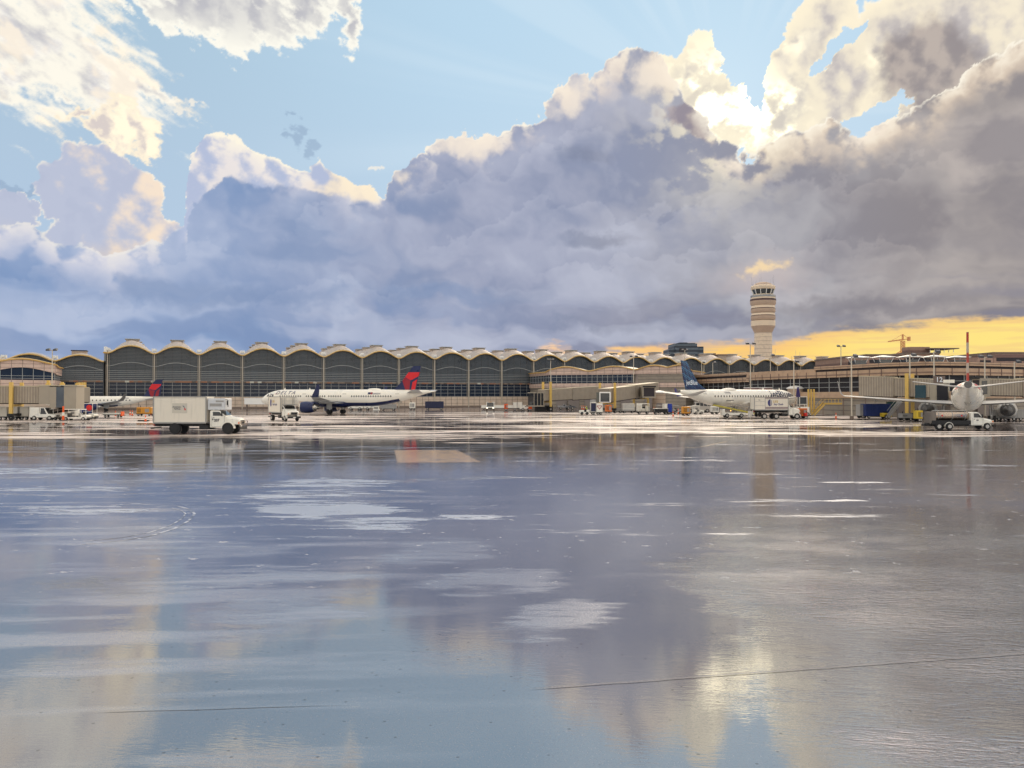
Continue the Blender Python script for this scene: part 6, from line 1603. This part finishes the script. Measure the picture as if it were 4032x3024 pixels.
for px, py, lab in ((2151, 1614, 'orange cone under the yellow column of the middle jet bridge'), (2291, 1612, 'orange cone left of the baggage tractor driver'), (2298, 1613, 'second orange cone left of the baggage tractor driver'), (2305, 1614, 'orange cone nearest the baggage tractor driver'),
                    (2574, 1622, 'orange cone in front of the loaded carts'), (2650, 1640, 'nearest orange cone left of the plaid tailed jet'), (2670, 1630, 'orange cone left of the amber unit under the plaid tail'), (2701, 1632, 'orange cone before the amber unit under the plaid tail'), (3291, 1647, 'single red cone on the apron right of the catering truck'),
                    (2687, 1626, 'orange cone left edge of the amber unit under the plaid tail')):
    at(cone_(lab, h=1.3 if py < 1640 else 1.15), px, B(py))
# tractor with driver pulling two tall carts
tg = at(tug('white baggage tractor with a seated driver in a yellow vest', False, 2.4, 1.4), 2321, 180, 180)
def person(label, loc, rz, seated=True):
    t = thing('person', label, 'person', loc, rz)
    me = bpy.data.meshes.new('body'); J = [(0, 0, .55), (0, 0, .85), (0, 0, 1.12), (0, 0, 1.24), (.03, 0, 1.38), (.02, .2, 1.1), (.22, .26, .88), (.45, .14, .95), (.02, -.2, 1.1), (.22, -.26, .88), (.45, -.14, .95), (.42, .12, .56), (.50, .12, .12), (.66, .12, .06), (.42, -.12, .56), (.50, -.12, .12), (.66, -.12, .06)]
    E_ = [(0, 1), (1, 2), (2, 3), (3, 4), (2, 5), (5, 6), (6, 7), (2, 8), (8, 9), (9, 10), (0, 11), (11, 12), (12, 13), (0, 14), (14, 15), (15, 16)]
    R_ = [.16, .15, .17, .06, .115, .07, .055, .04, .07, .055, .04, .10, .07, .05, .10, .07, .05]
    me.from_pydata(J, E_, []); o = bpy.data.objects.new('body', me); COL.objects.link(o); o.parent = t
    sk_ = o.modifiers.new('skin', 'SKIN'); o.modifiers.new('sub', 'SUBSURF').levels = 1
    for i, r in enumerate(R_): me.skin_vertices[0].data[i].radius = (r, r)
    me.skin_vertices[0].data[0].use_root = True; me.materials.append(C_cloth)
    MB().lathe([(.17, .78), (.20, .85), (.21, 1.1), (.13, 1.2)], 14, caps=False).build('vest', C_hivis, t, True)
    MB().lathe([(.02, 1.27), (.08, 1.29), (.11, 1.38), (.09, 1.46), (.02, 1.5)], 12, c=(.03, 0, 0)).build('head', C_skin, t, True)
    MB().lathe([(.115, 1.40), (.12, 1.45), (.08, 1.52), (.02, 1.54)], 12, c=(.02, 0, 0)).build('hair', C_hivis, t, True)
    return t
pt = G(2309, 180); person('person in a yellow vest and cap seated on the white baggage tractor', (pt.x - .0, pt.y, .42), PI)
bc = at(cart('tall dark fronted baggage cart behind the tractor driver', C_white, 1.35, 1.7, 2.9), 2324, 179.5); MB().box(.1, 1.25, -.87, -.855, .75, 2.7).build('dark_curtain', C_navy, bc)
MB().rbox(.1, 1.2, -.7, .7, 3.0, 3.5, .1).build('roof_bag', C_grey, bc)
wc = at(cart('white baggage cart with a red and pink diamond emblem', C_white, 1.65, 1.7, 2.6), 2345, 179)
mb = MB(); f = lambda x, z: (.82 + x, -.862, 1.75 + z)
mb.m(0).flat([(-.55, .42), (.55, .42), (.62, .2), (0, -.55), (-.62, .2)], f); mb.m(1).flat([(-.30, .25), (.30, .25), (.32, .1), (0, -.25), (-.32, .1)], lambda x, z: (.82 + x, -.868, 1.75 + z)); mb.build('emblem', [mat('emblem_rose', (176, 120, 116), .5), C_white], wc)
at(gpu('orange ground unit below the glazed jet bridge mouth', mat('equipment_orange', (206, 108, 40), .5, var=.2), 1.75, 1.7, 2.1), 2381, 192)
at(container('low dark equipment cart under the rising jet bridge', C_grey, 2.7, 1.6, 1.1, 4, name='equipment_box', cat='equipment box'), 2411, 198)
at(cart('pale cart with loose tarpaulin cover, left of the loaded carts', C_white, 3.0, 1.7, 2.3, False, C_tarp), 2450, 195); at(cart('small white cart right of the tarpaulin covered cart', C_white, 1.5, 1.6, 2.2), 2504, 196)
k_ = at(cart('open cart stacked with white cartons left of the plaid tail', C_white, 2.9, 1.7, 2.4, False), 2508, 186)
for i in range(3):
    for j in range(2 if i != 1 else 1):
        p_ = G(2508, 186); tag(MB().rbox(0, .7, 0, .8, 0, .7, .03).build('carton', C_box), ('white carton %s the cart left of the plaid tail' % ('at the left end of', 'in the middle of', 'at the right end of')[i]) if not j else 'white carton on top of the %s stack on the loaded cart' % ('left', '', 'right')[i], 'carton', 'cartons on the loaded cart').location = (p_.x + .25 + i * .9, p_.y - .4, .622 + j * .705)
at(cart('low flat cart loaded with dark bags left of the orange cones', C_black, 3.4, 1.7, 1.3), 2572, 184)
at(tug('grey tractor with roof beside the blue bin', True, 2.6, 1.5, C_grey), 2585, 192)
at(cart('white cart end left of the blue bin', C_white, 1.0, 1.6, 2.4), 2610, 186)
at(container('bright blue bin under the stabilizer of the plaid tailed jet', mat('bright_blue', (26, 62, 168), .45), 1.2, 1.5, 2.35, 3, name='blue_bin', cat='bin'), 2623, 187)
at(gpu('yellow trimmed equipment right of the blue bin', C_yellow, 1.6, 1.4, 1.0), 2630, 190)
at(tug('dark tractor with roof left of the amber unit', True, 2.5, 1.5, C_grey), 2646, 188)
at(gpu('round topped amber unit under the plaid jet tail', C_amber, 1.9, 1.6, 2.0), 2683, 172)
# crew bus
def minibus():
    t = thing('crew_bus', 'pale grey crew bus with window row behind the plaid jet tail', 'bus', tuple(G(2700, 203)))
    W = 6.6
    MB().prism([(1.2, .5), (W, .5), (W, 2.75), (2.4, 2.75), (1.9, 1.7), (.3, 1.55), (.1, 1.2), (.1, .5)], -1.1, 1.1).build('body', mat('bus_grey', (178, 170, 160), .45), t, bevel=.06)
    for k in range(4): MB().box(2.5 + k * 1.02, 3.35 + k * 1.02, -1.115, -1.09, 1.7, 2.5).build('side_window', C_glass, t)
    MB().prism([(1.95, 1.8), (2.32, 2.6), (2.27, 2.62), (1.9, 1.82)], -.95, .95).build('windscreen', C_glass, t)
    for x in (1.0, 5.4):
        for s in (-1, 1): wheel(t, x, s * 1.0, .48, .3)
    MB().box(-.02, .1, -1.0, 1.0, .45, .75).build('front_bumper', C_black, t)
minibus()
at(tug('white baggage tractor in front of the crew bus', True, 2.5, 1.6), 2728, 184, 0)
at(gpu('small white cart with dark hatch under the plaid jet belly', C_white, 2.0, 1.5, 1.9), 2797, 186)
# belt loader
def belt_loader():
    D = 158; k = D / F; p = G(2838, D); t = thing('belt_loader', 'yellow beamed belt loader sloping up to the jet hold behind the catering truck', 'belt loader', tuple(p)); X = lambda px: (px - 2838) * k
    MB().rbox(X(2840), X(2932), -.9, .9, .45, .95, .08).build('chassis_body', C_white, t); MB().rbox(X(2838), X(2850), -.9, .9, .95, 1.7, .08).build('operator_cab', C_white, t)
    b = MB()
    for s in (-.55, .55): b.bar((X(2806), s, zr(1594, D)), (X(2968), s, zr(1628, D)), .1, .32)
    b.build('beam', mat('loader_yellow', (186, 172, 76), .5), t)
    MB().bar((X(2806), 0, zr(1592, D)), (X(2968), 0, zr(1626, D)), 1.0, .06).build('belt', C_black, t)
    b = MB()
    for s in (-.62, .62):
        b.bar((X(2880), s, zr(1592, D)), (X(2966), s, zr(1604, D)), .07)
        for px in (2880, 2900, 2925, 2950, 2966): b.bar((X(px), s, zr(1594 + (px - 2806) * .21, D)), (X(px), s, zr(1592 + (px - 2880) * .14, D)), .06)
    b.build('side_rail', C_grey, t)
    for px in (2858, 2914):
        for s in (-1, 1): wheel(t, X(px), s * .85, .42, .28)
    MB().lathe([(.1, 0), (.08, .18)], 10, 'z', (X(2874), -.5, 1.3)).build('beacon', mat('amber_beacon', (255, 170, 60), .3, emit=(1, .5, .1, 3.0)), t)
belt_loader()
# right of the catering truck
gb = thing('cherry_lift', 'white service truck with framed glass box beside the round gate house', 'service truck', tuple(G(3134, 168)))
MB().rbox(0, 2.6, -1, 1, .5, 2.0, .1).build('body', C_white, gb); b_ = MB()
for x in (.5, 2.1):
    for s in (-.8, .8): b_.bar((x, s, 2.0), (x, s, 4.2), .1)
for z in (2.55, 4.2):
    for s in (-.8, .8): b_.bar((.5, s, z), (2.1, s, z), .12)
b_.build('box_frame', C_white, gb); MB().box(.58, 2.02, -.7, .7, 2.62, 4.1).build('glass_box', M_glass2, gb)
for x in (.5, 2.1):
    for s in (-1, 1): wheel(gb, x, s * .95, .42, .28)
at(gpu('orange and amber ground unit in front of the catering truck bonnet', mat('equipment_orange', (206, 108, 40), .5, var=.2), 1.9, 1.5, 2.0), 3137, 151); at(gpu('small red unit right of the orange ground unit', C_red, .75, 1.0, 1.1), 3163, 150)
at(pickup('white pickup parked below the right concourse beside the yellow stairs', 4.6, 2.1, 2.1, C_white), 3374, 186, 180)
bl = at(container('dark blue ribbed container trailer under the right jet wing', C_blue, 4.9, 2.1, 2.75, 7), 3398, 152)
at(container('grey container end left of the dark blue one', C_grey, 1.2, 2.0, 2.6, 2), 3378, 153)
at(tug('yellow tractor right of the dark blue container', False, 1.7, 1.4, C_yellow), 3470, 150)
at(gpu('yellow equipment under the right jet engine', C_yellow, 1.3, 1.4, 1.9), 3600, 134); at(gpu('grey equipment cart beneath the right ribbed jet bridge', C_grey, 2.2, 1.4, 1.3), 3540, 138)
for px, lab in ((3905, 'dark loader behind the right engine of the tail on jet'), (3965, 'dark cart at the right edge beyond the tail on jet')):
    at(container(lab, C_grey, 2.6, 1.8, 1.9, 4, name='equipment_box', cat='equipment box'), px, 138)
scene.cycles.use_adaptive_sampling = True; scene.cycles.adaptive_threshold = .03
scene.cycles.max_bounces = 5; scene.cycles.diffuse_bounces = 2; scene.cycles.glossy_bounces = 3; scene.cycles.transparent_max_bounces = 4
